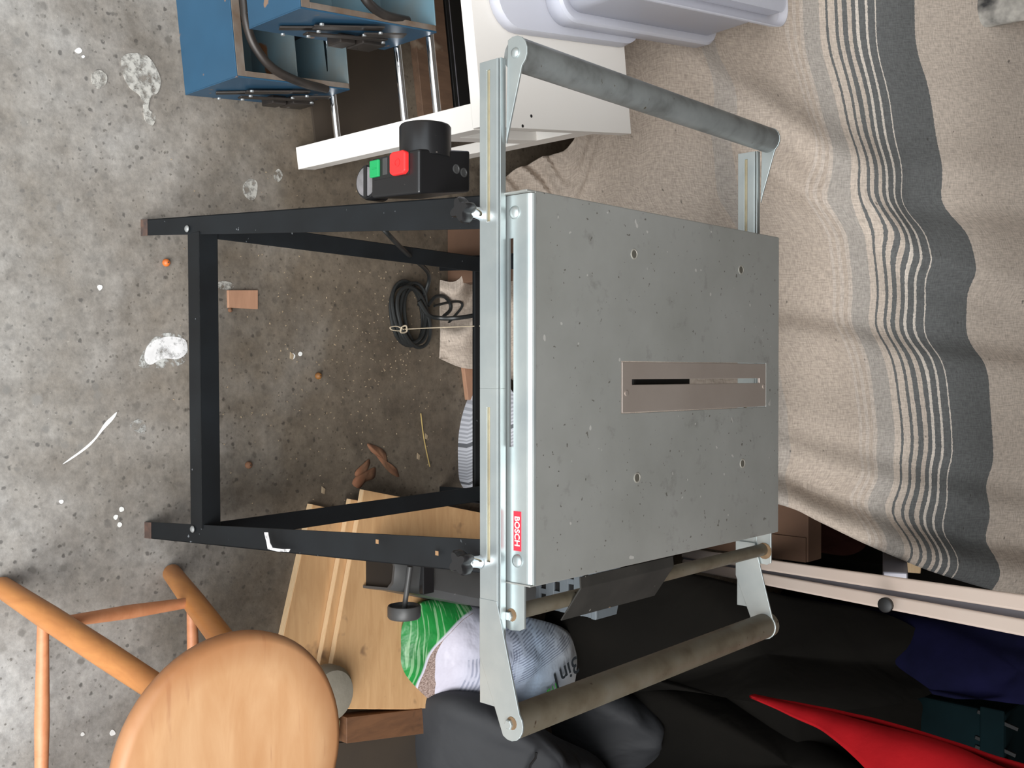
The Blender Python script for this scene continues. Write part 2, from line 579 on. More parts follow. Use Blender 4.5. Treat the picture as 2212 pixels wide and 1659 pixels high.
def translucent(name, c, alpha):
    m, nt, b = newmat(name)
    v = coords(nt)
    col = ramp(nt, noise_tex(nt, v, 4, 2), [(0.3, tuple(x * 0.95 for x in c)), (0.7, c)])
    L(nt, col, b.inputs['Base Color'])
    b.inputs['Roughness'].default_value = 0.35
    b.inputs['Alpha'].default_value = alpha
    return m


M_TUB = translucent('milky_clear_plastic', (0.70, 0.71, 0.79), 0.60)

def crumple(m, scale, strength, dist):
    nt = m.node_tree
    b = nt.nodes['Principled BSDF']
    bump(nt, b, noise_tex(nt, coords(nt), scale, 3, 0.5, 1.2), strength, dist)


crumple(M_GREYFAB, 6, 0.30, 0.03)
crumple(M_BLKFAB, 5, 0.3, 0.03)

# ------------------------------------------------------------------ the garage
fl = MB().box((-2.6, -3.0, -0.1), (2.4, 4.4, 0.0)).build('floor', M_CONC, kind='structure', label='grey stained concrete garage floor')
MB().box((-2.7, -3.0, 0), (-2.6, 4.4, 2.5)).build('wall_left', M_WALL, kind='structure', label='brown rendered garage side wall with an added sky-blocking run outside')  # stretch outside the door is added to block sky from the left
MB().box((2.4, 0.0, 0), (2.5, 4.4, 2.5)).build('wall_right', M_WALL, kind='structure', label='brown rendered garage side wall with an added sky-blocking run outside')
MB().box((-2.7, 4.4, 0), (2.5, 4.5, 2.5)).build('wall_back', M_WALL, kind='structure', label='brown rendered garage rear wall')
MB().box((-2.7, 0.0, 2.5), (2.5, 4.5, 2.6)).build('ceiling', M_CEIL, kind='structure', label='garage ceiling board')


def flat_patch(name, pts, mat, h=0.0008, label=None):
    """thin dried splash lying on the floor"""
    c = catmull(pts, 4, True)
    return MB().prism([(p.x, p.y, 0.0002) for p in c], (0, 0, h)).build(name, mat, fl, label=label)


def splash_mat(name, c, a0, a1, sc):
    m, nt, b = newmat(name)
    v = coords(nt)
    f = noise_tex(nt, v, sc, 4, 0.7)
    al = ramp(nt, f, [(a0, g(0)), (a1, g(1))])
    L(nt, al, b.inputs['Alpha'])
    L(nt, ramp(nt, noise_tex(nt, v, 60, 3), [(0.3, tuple(x * 0.8 for x in c)), (0.7, c)]), b.inputs['Base Color'])
    b.inputs['Roughness'].default_value = 0.8
    return m


M_SPL = splash_mat('ragged_white_paint', (0.70, 0.69, 0.69), 0.34, 0.52, 48)
M_SPL2 = splash_mat('ragged_plaster', (0.43, 0.415, 0.38), 0.40, 0.56, 60)
M_SPL3 = splash_mat('faint_plaster_haze', (0.46, 0.46, 0.44), 0.46, 0.62, 60)
flat_patch('paint_streak', [(0.1536, 0.7641, 0), (0.1431, 0.7839, 0), (0.124, 0.8121, 0), (0.0995, 0.8343, 0), (0.08, 0.8536, 0), (0.0681, 0.8595, 0), (0.0759, 0.8494, 0), (0.0875, 0.8369, 0), (0.1109, 0.8203, 0), (0.1311, 0.7959, 0), (0.1442, 0.776, 0)], M_PAINT, label='long white paint drip')
flat_patch('paint_blotch', [(-0.0256, 0.9116, 0), (-0.048, 0.917, 0), (-0.0618, 0.9366, 0), (-0.0667, 0.9656, 0), (-0.0605, 0.9915, 0), (-0.0393, 0.9942, 0), (-0.0263, 0.9774, 0), (-0.026, 0.9454, 0), (-0.015, 0.923, 0)], M_SPL, label='white paint blotch')
flat_patch('paint_haze', [(-0.0132, 0.901, 0), (-0.0463, 0.9143, 0), (-0.0702, 0.9411, 0), (-0.0712, 0.9776, 0), (-0.0521, 0.9962, 0), (-0.0179, 0.9867, 0), (-0.0092, 0.9364, 0)], M_SPL3, 0.0006)
flat_patch('plaster_splash', [(-0.5523, 0.8705, 0), (-0.5648, 0.8902, 0), (-0.5665, 0.9163, 0), (-0.5497, 0.934, 0), (-0.5268, 0.9437, 0), (-0.5049, 0.9383, 0), (-0.4941, 0.9249, 0), (-0.4725, 0.9204, 0), (-0.4626, 0.9337, 0), (-0.4432, 0.9274, 0), (-0.4523, 0.9133, 0), (-0.4788, 0.9099, 0), (-0.4939, 0.9029, 0), (-0.5028, 0.8857, 0), (-0.5245, 0.873, 0)], M_SPL2, 0.002, label='dried plaster splash')
flat_patch('plaster_spot', [(-0.5129, 0.8173, 0), (-0.5221, 0.8312, 0), (-0.5144, 0.8435, 0), (-0.4977, 0.8402, 0), (-0.4895, 0.827, 0), (-0.497, 0.8172, 0)], M_SPL2, 0.002)
flat_patch('paint_spot', [(-0.5458, 0.7877, 0), (-0.5529, 0.7949, 0), (-0.5487, 0.8005, 0), (-0.5427, 0.7949, 0)], M_PAINT)
flat_patch('paint_spot', [(-0.539, 0.7996, 0), (-0.5421, 0.8029, 0), (-0.5395, 0.8053, 0), (-0.5364, 0.802, 0)], M_PAINT)
flat_patch('plaster_ring', [(-0.3618, 1.115, 0), (-0.3764, 1.13, 0), (-0.3704, 1.146, 0), (-0.343, 1.143, 0), (-0.3352, 1.13, 0), (-0.3443, 1.117, 0)], M_SPL2)
flat_patch('plaster_ring', [(-0.3939, 1.185, 0), (-0.4044, 1.195, 0), (-0.3939, 1.205, 0), (-0.38, 1.197, 0), (-0.3823, 1.187, 0)], M_SPL2)
flat_patch('paint_smear', [(-0.1693, 1.055, 0), (-0.1749, 1.074, 0), (-0.1699, 1.092, 0), (-0.16, 1.089, 0), (-0.1594, 1.064, 0)], M_SPL2)
flat_patch('plaster_haze', [(0.0892, 0.8833, 0), (0.0817, 0.905, 0), (0.0985, 0.9137, 0), (0.1084, 0.9111, 0), (0.1018, 0.8919, 0)], M_SPL3)
for q in [(0.618, 0.7962, 0), (0.6297, 0.8488, 0), (0.2158, 0.7615, 0), (0.2392, 0.8673, 0), (0.252, 0.8571, 0), (0.2657, 0.8638, 0), (0.3125, 1.079, 0), (-0.0335, 1.228, 0), (-0.0383, 1.246, 0), (-0.1487, 0.8296, 0)]:
    r = random.uniform(0.003, 0.006)
    flat_patch('paint_fleck', [(q[0] + r * math.cos(a) * random.uniform(0.7, 1.2), q[1] + r * math.sin(a) * random.uniform(0.7, 1.2), 0) for a in [0.0, 1.1, 2.2, 3.3, 4.4, 5.4]], M_PAINT)

# ------------------------------------------------------------------ saw table
ST = thing('saw_table', (0.02, 1.3, 0), 'grey metal saw table on black steel legs with pull-out side rollers', 'saw table')
X0, X1, Y0, Y1, ZT = -0.236, 0.277, 1.008, 1.644, 0.85
i0, i1 = (-0.0172, 1.192, 0.85), (0.0587, 1.601, 0.85)
IX0, IX1, IY0, IY1 = i0[0], 0.5 * (i1[0] + i0[0]) + 0.034, i0[1], i1[1]
IX1 = IX0 + 0.075
top = MB().plate([X0, IX0, IX1, X1], [Y0, IY0, IY1, Y1], {(1, 1)}, lambda u, v: (u, v, ZT), (0, 0, -0.003)).build('tabletop', M_TOP, ST, bevel=0.0008)
MB().box((X0 - 0.0005, 0.992, 0.802), (X0 + 0.002, Y1, ZT - 0.0005)).build('side_flange', M_TOP, ST, bevel=0.0008)
MB().box((X1 - 0.002, 0.998, 0.802), (X1 + 0.0005, Y1, ZT - 0.0005)).build('side_flange', M_TOP, ST, bevel=0.0008)
MB().box((X0, Y1 - 0.001, 0.802), (X1, Y1 + 0.0015, ZT - 0.0005)).build('rear_flange', M_TOP, ST, bevel=0.0008)
# blade insert
SX0, SX1 = IX0 + 0.026, IX0 + 0.034
s0, s1 = (0.0094, 1.217, 0.85), (0.0071, 1.578, 0.85)
ins = MB().plate([IX0 + 0.0012, SX0, SX1, IX1 - 0.0012], [IY0 + 0.0015, s0[1], s1[1], IY1 - 0.0015], {(1, 1)}, lambda u, v: (u, v, ZT + 0.0006), (0, 0, -0.004)).build('blade_insert', M_INSERT, ST, bevel=0.0009, label='aluminium blade insert with a slot')
for yy, xx in ((IY0 + 0.011, SX1 + 0.012), (IY1 - 0.009, SX1 + 0.006)):
    MB().lathe([(0.0042, 0), (0.0042, 0.0008), (0.003, 0.0012)], (xx, yy, ZT + 0.0006), n=14).build('screw', M_INSERT, ins)
MB().box((SX0 - 0.02, IY0 + 0.05, 0.77), (SX1 + 0.03, IY0 + 0.20, 0.835)).build('blade_guard', M_DARKIN, ST, bevel=0.004)
# countersunk screws in the top
M_RIM = plain('worn_bright_rim', (0.62, 0.60, 0.54), 0.4, 0.6)
M_SCR = plain('dull_screw', (0.20, 0.19, 0.16), 0.5, 0.6)
for q in [(-0.172, 1.222, 0.85), (-0.1707, 1.518, 0.85), (0.1521, 1.23, 0.85), (0.1499, 1.524, 0.85)]:
    s = MB().lathe([(0.0078, 0.0), (0.0078, 0.0005), (0.0066, 0.0008), (0.0058, 0.0002)], (q[0], q[1], ZT), n=20).build('screw_rim', M_RIM, ST)
    MB().lathe([(0.0057, 0.0), (0.0056, 0.0004)], (q[0], q[1], ZT), n=18).build('screw', M_SCR, s)
# front plate with slot, roll over the top edge
PZ0 = 0.802
pl = MB()
pl.plate([X0 + 0.003, -0.177, 0.097, X1 - 0.001], [PZ0, 0.811, 0.8185, 0.842], {(1, 1)}, lambda u, v: (u, 1.0, v), (0, 0.003, 0))
arc = [(1.0 + 0.009 - 0.009 * math.cos(a), 0.841 + 0.0095 * math.sin(a)) for a in [0, 0.3, 0.6, 0.9, 1.2, 1.5]]
for k in range(5):
    a, b = arc[k], arc[k + 1]
    pl.add([(X0 + 0.003, a[0], a[1]), (X1 - 0.001, a[0], a[1]), (X1 - 0.001, b[0], b[1]), (X0 + 0.003, b[0], b[1])], [(0, 1, 2, 3)])
ext = [(X1 - 0.001, PZ0)] + [(0.328 + 0.011 * math.sin(a), PZ0 + 0.011 - 0.011 * math.cos(a)) for a in (0, 0.5, 1.0, 1.57)] + [(0.337, 0.830), (0.333, 0.838), (X1 - 0.001, 0.838)]
pl.prism([(x, 1.0, z) for x, z in ext], (0, 0.003, 0))
front = pl.build('front_plate', M_ZINC, ST, smooth=True, angle=25, label='bright zinc front plate')
MB().prism([(x, 1.641, z) for x, z in [(X1 - 0.02, PZ0), (0.328, PZ0), (0.336, 0.808), (0.337, 0.830), (0.333, 0.838), (X1 - 0.02, 0.838)]], (0, 0.003, 0)).build('rear_plate', M_ZINC, ST, bevel=0.0005)
MB().box((-0.22, 1.641, PZ0), (0.26, 1.6435, 0.842)).build('rear_plate', M_ZINC, ST)


def dome_bolt(x, y, z, r, mat, parent, name='bolt', s=-1):
    return MB().lathe([(r, 0), (r * 0.98, s * r * 0.15), (r * 0.8, s * r * 0.38), (r * 0.45, s * r * 0.52), (r * 0.1, s * r * 0.56)], (x, y, z), 'y', 18).build(name, mat, parent, smooth=True)


def hex_bolt(x, y, z, r, parent, rust=True, s=-1):
    if rust:
        MB().lathe([(r * 1.35, 0), (r * 1.3, s * 0.0006)], (x - 0.0015, y, z + 0.003), 'y', 14).build('rust_stain', M_RUST, parent)
    return MB().lathe([(r, 0), (r, s * 0.004), (r * 0.85, s * 0.005)], (x, y, z), 'y', 6).build('bolt', M_ZINC, parent)


dome_bolt(-0.210, 1.0, 0.821, 0.009, M_ZINC, front)
dome_bolt(0.246, 1.0, 0.826, 0.009, M_ZINC, front)
hex_bolt(0.320, 1.0, 0.812, 0.0065, front)
stk0, stk1 = (0.181, 1, 0.8208), (0.2328, 1, 0.8307)
sz = 0.5 * (stk0[2] + stk1[2])
st = MB().box((stk0[0], 0.9992, sz - 0.0065), (stk1[0], 1.0, sz + 0.0065)).build('sticker', M_STICK, front, label='red maker sticker with white lettering')
text('lettering', 'BOSCH', 0.0122, frame((0.5 * (stk0[0] + stk1[0]), 0.9987, sz), (1, 0, 0), (0, 0, 1)), M_WHITE, st, 0.0002)


# slides with arms and rollers
def slot_bar(name, x0, x1, sx0, sx1, y, z0, z1, dy, parent):
    m = MB()
    zm = 0.5 * (z0 + z1)
    m.plate([x0, sx0, sx1, x1], [z0, zm - 0.003, zm + 0.003, z1], {(1, 1)}, lambda u, v: (u, y, v), (0, 0.003, 0))
    m.box((x0, min(y, y + dy), z1 - 0.0005), (x1, max(y, y + dy), z1 + 0.002))
    m.box((x0, min(y, y + dy), z1 + 0.0045), (x1, max(y, y + dy), z1 + 0.0065))
    o = m.build(name, M_ZINC, parent, bevel=0.0005)
    MB().box((sx0 - 0.004, y + 0.0032, zm - 0.006), (sx1 + 0.004, y + 0.0045, zm + 0.006)).build('slot_backing', M_PASS, o)
    return o


def arm(pts, c, r, y, parent, a0, a1):
    """flat arm with a rounded end"""
    poly = list(pts)
    for k in range(9):
        a = a0 + (a1 - a0) * k / 8
        poly.append((c[0] + r * math.cos(a), c[1] + r * math.sin(a)))
    return MB().prism([(x, y, z) for x, z in poly], (0, 0.003, 0)).build('slide_arm', M_ZINC, parent, bevel=0.0007)


TZ = 0.827
for (yb, ya, xl, xr, sgn) in ((0.985, 0.9925, -0.412, 0.444, 1), (1.640, 1.6475, -0.392, 0.420, -1)):
    tl = (-0.415 if sgn > 0 else -0.409, TZ)
    tr = (0.456 if sgn > 0 else 0.444, TZ)
    fs_ = slot_bar('slide', xl, 0.02, xl + 0.012, -0.2, yb, 0.771, 0.803, 0.010, ST)
    arm([(-0.30, 0.812), (-0.318, 0.817)], tl, 0.0225, ya, fs_, 0.62, PI + 0.55)
    fr_ = slot_bar('slide', 0.02, xr - 0.004, 0.045, 0.250, yb, 0.771, 0.803, 0.010, ST)
    if sgn > 0:
        arm([(0.30, 0.8030), (0.30, 0.7710), (0.378, 0.7710)], tr, 0.0225, 0.9843, fr_, -0.62, 2.35)
    else:
        arm([(0.30, 0.8085), (0.30, 0.7705), (0.362, 0.7705)], tr, 0.0235, yb - 0.0045, fr_, -0.62, 2.35)
    if sgn > 0:
        dome_bolt(tl[0], ya, tl[1] + 0.002, 0.007, M_ZINC, fs_)
        hex_bolt(tr[0], 0.9843, tr[1], 0.0065, fr_)
MB().tube([(-0.415, 0.996, TZ), (-0.409, 1.650, TZ)], 0.0215, 28).build('roller', M_TUBE, ST, smooth=True)
MB().tube([(0.456, 0.987, TZ), (0.444, 1.652, TZ)], 0.0215, 28).build('roller', M_TUBE_RUST, ST, smooth=True)
# fence rod with black cover at the side of the top
MB().tube([(0.317, 1.003, 0.812), (0.311, 1.641, 0.822)], 0.0105, 20).build('fence_rod', M_TUBE_RUST, ST, smooth=True)
MB().lathe([(0.0145, 0), (0.014, -0.0008)], (0.313, 1.6405, 0.825), 'y', 14).build('rust_stain', M_RUST, ST)
ya, yb = 1.110, 1.335
cv = MB()
prof = [(0.281, 0.8395), (0.2955, 0.8405), (0.3455, 0.8055), (0.3470, 0.8070), (0.2965, 0.8430), (0.281, 0.8415)]
cv.prism([(x, ya, z) for x, z in prof], (0, yb - ya, 0))
cov = cv.build('rod_cover', M_DUSTBLK, ST, bevel=0.0008)
MB().lathe([(0.004, 0), (0.003, -0.004)], (0.346, ya + 0.11, 0.805), 'x', 10).build('clip', M_RUST, cov)

# legs: tapered steel angles
def leg(foot, topp, w0, w1, xs, ys, name='leg'):
    """xs, ys: directions (+-1) in which the two flanges of the angle run"""
    m = MB()
    f, t = Vector(foot), Vector(topp)
    th = 0.0025
    for (a, wa, wb) in ((Vector((xs, 0, 0)), w0, w1), (Vector((0, ys, 0)), w0 * 0.8, w1 * 0.7)):
        o_ = Vector((0, ys, 0)) if a.x else Vector((xs, 0, 0))
        p = [f, f + a * wa, f + a * wa + o_ * th, f + o_ * th, t, t + a * wb, t + a * wb + o_ * th, t + o_ * th]
        m.hexa(p)
    return m.build(name, M_BLACK, ST, bevel=0.0006)


FL, FR = (-0.273, 0.906, 0.0), (0.295, 0.911, 0.0)
TL, TR = (-0.2355, 0.990, 0.80), (0.2665, 0.990, 0.80)
lgl = leg(FL, TL, 0.028, 0.0455, 1, 1)
lgr = leg(FR, TR, 0.029, 0.046, -1, 1)
leg((-0.262, 1.632, 0.0), (-0.234, 1.64, 0.80), 0.028, 0.04, 1, -1)
leg((0.288, 1.632, 0.0), (0.272, 1.64, 0.80), 0.028, 0.04, -1, -1)
M_FOOT = plain('rusty_leg_end', (0.10, 0.055, 0.04), 0.8, 0, c2=(0.04, 0.03, 0.027), scale=60)
for (x, y, s) in ((-0.273, 0.906, 1), (0.295, 0.911, -1)):
    MB().hexa([(x, y - 0.0006, 0.0), (x + s * 0.029, y - 0.0006, 0.0), (x + s * 0.029, y, 0), (x, y, 0), (x + s * 0.0008, y + 0.0014, 0.02), (x + s * 0.0296, y + 0.0014, 0.02), (x + s * 0.0296, y + 0.002, 0.02), (x + s * 0.0008, y + 0.002, 0.02)]).build('rusty_end', M_FOOT, lgl if s > 0 else lgr)
# rivets, square holes and a paint mark on the legs
M_RIVET = plain('grey_rivet', (0.30, 0.31, 0.31), 0.5, 0.4)
for (lg, q) in ((lgl, (-0.2453, 0.918, 0.137)), (lgr, (0.2657, 0.923, 0.1433))):
    dome_bolt(q[0], q[1], q[2], 0.006, M_RIVET, lg, 'rivet')
M_HOLE = plain('bare_wood_showing', (0.30, 0.17, 0.08), 0.8)
for q in [(0.2418, 0.9585, 0.5901), (0.2475, 0.974, 0.6991)]:
    MB().box((q[0] - 0.003, q[1] - 0.0006, q[2] - 0.003), (q[0] + 0.003, q[1], q[2] + 0.003)).build('square_hole', M_HOLE, lgr)
wp = [(0.2505, 0.93, 0.3491), (0.2647, 0.931, 0.3539), (0.276, 0.9315, 0.3569), (0.2773, 0.9335, 0.3792), (0.2752, 0.936, 0.4064), (0.2706, 0.9365, 0.4093), (0.2723, 0.9345, 0.3926), (0.2727, 0.9325, 0.3681), (0.2653, 0.9315, 0.3621), (0.2497, 0.931, 0.3578)]
MB().prism([(p[0], p[1] - 0.0015, p[2]) for p in wp], (0, 0.001, 0)).build('paint_mark', M_SPL, lgr)


def angle_bar(a, b, wa, wb, da, db, name):
    """steel angle from a to b, one flange along da (width wa), one along db (width wb)"""
    m = MB()
    a, b, da, db = Vector(a), Vector(b), Vector(da), Vector(db)
    th = 0.0025
    m.hexa([a, a + da * wa, a + da * wa + db * th, a + db * th, b, b + da * wa, b + da * wa + db * th, b + db * th])
    m.hexa([a, a + db * wb, a + db * wb + da * th, a + da * th, b, b + db * wb, b + db * wb + da * th, b + da * th])
    return m.build(name, M_BLACK, ST, bevel=0.003, seg=3)


angle_bar((-0.238, 0.921, 0.170), (0.263, 0.925, 0.170), 0.037, 0.036, (0, 0, -1), (0, 1, 0), 'cross_rail')
angle_bar((-0.262, 0.930, 0.168), (-0.250, 1.625, 0.168), 0.034, 0.033, (0, 0, -1), (1, 0, 0), 'side_rail')
angle_bar((0.288, 0.930, 0.168), (0.276, 1.625, 0.168), 0.034, 0.033, (0, 0, -1), (-1, 0, 0), 'side_rail')
angle_bar((-0.24, 1.625, 0.150), (0.27, 1.625, 0.150), 0.036, 0.030, (0, 0, -1), (0, -1, 0), 'cross_rail')


# star knobs
def star_knob(x, y, z, rot):
    r_, poly = 0.0185, []
    for k in range(40):
        a = 2 * PI * k / 40
        rr = r_ * (0.78 + 0.22 * math.cos(4 * a))
        poly.append((rr * math.cos(a + rot), rr * math.sin(a + rot)))
    m = MB()
    n = len(poly)
    for (s, dy) in ((0.86, -0.010), (1.0, -0.006), (1.0, 0.004), (0.8, 0.010)):
        m.v += [(x + p[0] * s, y + dy, z + p[1] * s) for p in poly]
    for i in range(3):
        for k in range(n):
            a, b = i * n + k, i * n + (k + 1) % n
            m.f.append((a, b, b + n, a + n))
    m.f += [tuple(range(n)), tuple(range(4 * n - 1, 3 * n - 1, -1))]
    kn = m.build('star_knob', M_KNOB, ST, smooth=True)
    MB().tube([(x, y + 0.006, z), (x + 0.003, y + 0.030, z + 0.002)], 0.0095, 18).build('bolt_collar', M_CHROME, kn, smooth=True)
    return kn


star_knob(-0.214, 0.958, 0.768, 0.3)
star_knob(0.249, 0.955, 0.768, 0.6)
star_knob(0.250, 1.19, 0.70, 0.2)

# switch box on the outside of the leg
bx = MB()
bx.hexa([(-0.309, 0.962, 0.573), (-0.252, 0.962, 0.573), (-0.262, 1.055, 0.573), (-0.318, 1.055, 0.573), (-0.309, 0.962, 0.676), (-0.247, 0.962, 0.676), (-0.262, 1.062, 0.676), (-0.322, 1.062, 0.676)])
sb = bx.build('switch_box', M_KNOB, ST, bevel=0.004, seg=3, label='black plastic motor switch box with red and green push buttons')
MB().box((-0.308, 0.9612, 0.580), (-0.277, 0.9625, 0.656)).build('button_frame', M_DARKIN, sb, bevel=0.0004)
gb = MB().box((-0.3055, 0.958, 0.5735), (-0.281, 0.963, 0.594)).build('start_button', M_GREEN, sb, bevel=0.0015, label='green start button')
rb = MB().prism([(-0.307, 0.963, 0.622), (-0.2805, 0.963, 0.622), (-0.277, 0.963, 0.628), (-0.277, 0.963, 0.650), (-0.2805, 0.963, 0.656), (-0.307, 0.963, 0.656), (-0.310, 0.963, 0.650), (-0.310, 0.963, 0.628)], (0, -0.009, 0)).build('stop_button', M_RED, sb, bevel=0.0025, label='raised red stop button')
text('lettering', 'I', 0.014, frame((-0.293, 0.9575, 0.584), (1, 0, 0), (0, 0, 1)), M_GREEN, gb)
text('lettering', 'O', 0.016, frame((-0.2935, 0.9535, 0.639), (1, 0, 0), (0, 0, 1)), M_RED, rb)
MB().box((-0.306, 0.9605, 0.600), (-0.282, 0.963, 0.610)).build('label_window', M_GREYPL, sb, bevel=0.0006)
sock = MB().lathe([(0.037, 0.0), (0.037, -0.043), (0.035, -0.046), (0.030, -0.046), (0.028, -0.03)], (-0.306, 1.002, 0.645), 'x', 36).build('socket_collar', M_KNOB, sb, smooth=True, label='round black socket collar')
for (x, y) in ((-0.291, 1.033), (-0.288, 1.048)):
    MB().lathe([(0.0068, 0), (0.0068, 0.0008), (0.005, 0.0012), (0.0044, 0.0001)], (x, y, 0.6762), n=16).build('screw_well', M_GREYPL, sb)
pg = MB().lathe([(0.026, 0.022), (0.0265, -0.002), (0.0245, -0.008), (0.022, -0.008)], (-0.279, 0.975, 0.557), 'y', 28).build('plug', M_KNOB, sb, smooth=True)
M_PLUGF = plain('grey_plug_face', (0.20, 0.19, 0.20), 0.5, 0, c2=(0.10, 0.10, 0.10), scale=40)
MB().lathe([(0.0215, 0), (0.0212, -0.0015)], (-0.279, 0.9665, 0.557), 'y', 24).build('plug_face', M_PLUGF, pg)
MB().box((-0.302, 0.9635, 0.5535), (-0.256, 0.9655, 0.5605)).build('plug_bar', M_KNOB, pg)

# ------------------------------------------------------------------ cable and string
CB = thing('power_cable', (-0.1203, 1.56, 0), 'black rubber cable coiled on the floor beneath the saw table', 'cable')
def loop_path(cx, cy, rx, ry, rot, z, ph, turns=1.0, n=40, wob=0.0):
    out = []
    for k in range(n + 1):
        a = ph + 2 * PI * turns * k / n
        x, y = rx * math.cos(a), ry * math.sin(a)
        out.append((cx + x * math.cos(rot) - y * math.sin(rot), cy + x * math.sin(rot) + y * math.cos(rot), z + wob * math.sin(3 * a)))
    return out
cc = (-0.1285, 1.526, 0.02)
for k, (dx, dy, rx, ry, rt) in enumerate(((0, 0, 0.068, 0.047, 0.2), (0.004, 0.006, 0.064, 0.042, 0.1), (-0.005, -0.004, 0.070, 0.045, 0.3), (0.002, 0.012, 0.060, 0.034, 0.15), (-0.004, 0.0, 0.066, 0.040, -0.1), (0.006, -0.003, 0.069, 0.043, 0.4))):
    MB().tube(loop_path(cc[0] + dx, cc[1] + dy, rx, ry, rt, 0.006 + 0.0055 * k, k, 1.0, 40, 0.002), 0.0042, 8).build('cable_loop', M_CABLE, CB, smooth=True)
pth = catmull([(-0.2918, 1.22, 0.255), (-0.2523, 1.25, 0.2743), (-0.2378, 1.375, 0.18), (-0.2186, 1.541, 0.06), (-0.1809, 1.561, 0.03), (-0.1491, 1.54, 0.03)], 8)
MB().tube(pth, 0.0046, 8).build('cable_lead', M_CABLE, CB, smooth=True)
pth = catmull([(-0.1589, 1.536, 0.035), (-0.1291, 1.559, 0.04), (-0.1225, 1.585, 0.05), (-0.1223, 1.606, 0.08), (-0.1305, 1.651, 0.1), (-0.1411, 1.675, 0.12)], 8)
MB().tube(pth, 0.0052, 8).build('cable_lead', M_CABLE, CB, smooth=True)
pth = catmull([(-0.1504, 1.568, 0.03), (-0.1701, 1.589, 0.03), (-0.1735, 1.615, 0.03), (-0.1588, 1.635, 0.03), (-0.1431, 1.635, 0.03), (-0.1286, 1.615, 0.03)], 8)
MB().tube(pth, 0.0042, 8).build('cable_loop', M_CABLE, CB, smooth=True)
pth = catmull([(-0.1502, 1.586, 0.03), (-0.1608, 1.632, 0.03), (-0.1635, 1.665, 0.03), (-0.1533, 1.673, 0.03), (-0.1285, 1.656, 0.02), (-0.0981, 1.627, 0.012)], 8)
MB().tube(pth, 0.0030, 8).build('cable_end', M_CABLE, CB, smooth=True)
sg = catmull([(-0.1026, 1.612, 0.16), (-0.1012, 1.58, 0.07), (-0.0947, 1.482, 0.05)], 10)
SG = thing('string', (-0.0977, 1.533, 0), 'thin beige string knotted round the coiled cable', 'string')
MB().tube(sg, 0.0014, 6).build('strand', M_STRING, SG, smooth=True)
MB().tube(catmull([(-0.0936, 1.479, 0.05), (-0.0999, 1.46, 0.05), (-0.0973, 1.441, 0.05), (-0.0916, 1.447, 0.05), (-0.0904, 1.473, 0.05)], 6), 0.0013, 6).build('bow', M_STRING, SG, smooth=True)
MB().tube(catmull([(-0.0993, 1.472, 0.052), (-0.1014, 1.48, 0.056), (-0.0897, 1.485, 0.052), (-0.0872, 1.467, 0.054), (-0.0989, 1.466, 0.058)], 6), 0.0018, 6).build('knot', M_STRING, SG, smooth=True)

# ------------------------------------------------------------------ small things on the floor
oc = [(-0.1575, 1.078, 0), (-0.1613, 1.143, 0), (-0.1244, 1.143, 0), (-0.1242, 1.079, 0)]
MB().prism([(p[0], p[1], 0.0) for p in oc], (0, 0, 0.007)).build('wood_offcut', M_OFFCUT, bevel=0.0006, label='small rectangular reddish wood offcut lying under the table', cat='offcut')
for (q, lab) in (
        ((-0.1996, 0.9506, 0), 'bright orange berry in front of the table cross rail'),
        ((0.0057, 1.286, 0), 'orange-brown berry in the middle of the floor under the table'),
        ((0.1774, 1.121, 0), 'dark red-brown berry near the right black table leg'),
        ((-0.1199, 1.083, 0), 'tiny brown berry just behind the table cross rail')):
    rr = 0.0045 if 'tiny' in lab else 0.0072
    prof = [(rr * math.sin(a), rr - rr * math.cos(a)) for a in [0.15, 0.5, 0.9, 1.3, 1.7, 2.1, 2.5, 2.9]]
    b_ = MB().lathe(prof, (q[0], q[1], 0), n=16)
    t_ = thing('berry', (q[0], q[1], 0), lab, 'berry')
    b_.build('flesh', M_ORANGE if 'bright' in lab else M_OCHRE if 'orange' in lab else M_LEAF, t_, smooth=True)
    MB().lathe([(rr * 0.25, 2 * rr - 0.001), (rr * 0.15, 2 * rr + 0.0008)], (q[0], q[1], 0), n=8).build('stalk_end', M_DARKBRD, t_)


def leaf(pts, h, label):
    c = catmull(pts, 3, True)
    cen = sum(c, Vector()) / len(c)
    m = MB()
    n = len(c)
    up = [Vector((p.x, p.y, h * 0.35 + 0.003 * noise.noise(p * 60))) for p in c]
    mid = [cen + (p - cen) * 0.5 + Vector((0, 0, h + 0.004 * noise.noise(p * 40))) for p in c]
    v = up + mid + [cen + Vector((0, 0, h * 1.2))]
    fs = [(k, (k + 1) % n, (k + 1) % n + n, k + n) for k in range(n)] + [(k + n, (k + 1) % n + n, 2 * n) for k in range(n)]
    o = finish('dry_leaf', v, fs, M_LEAF, smooth=True, angle=60, label=label, cat='leaf', group='dry leaves on the floor')
    s = o.modifiers.new('thick', 'SOLIDIFY')
    s.thickness = 0.0008
    o.location.z = 0.0005
    return o


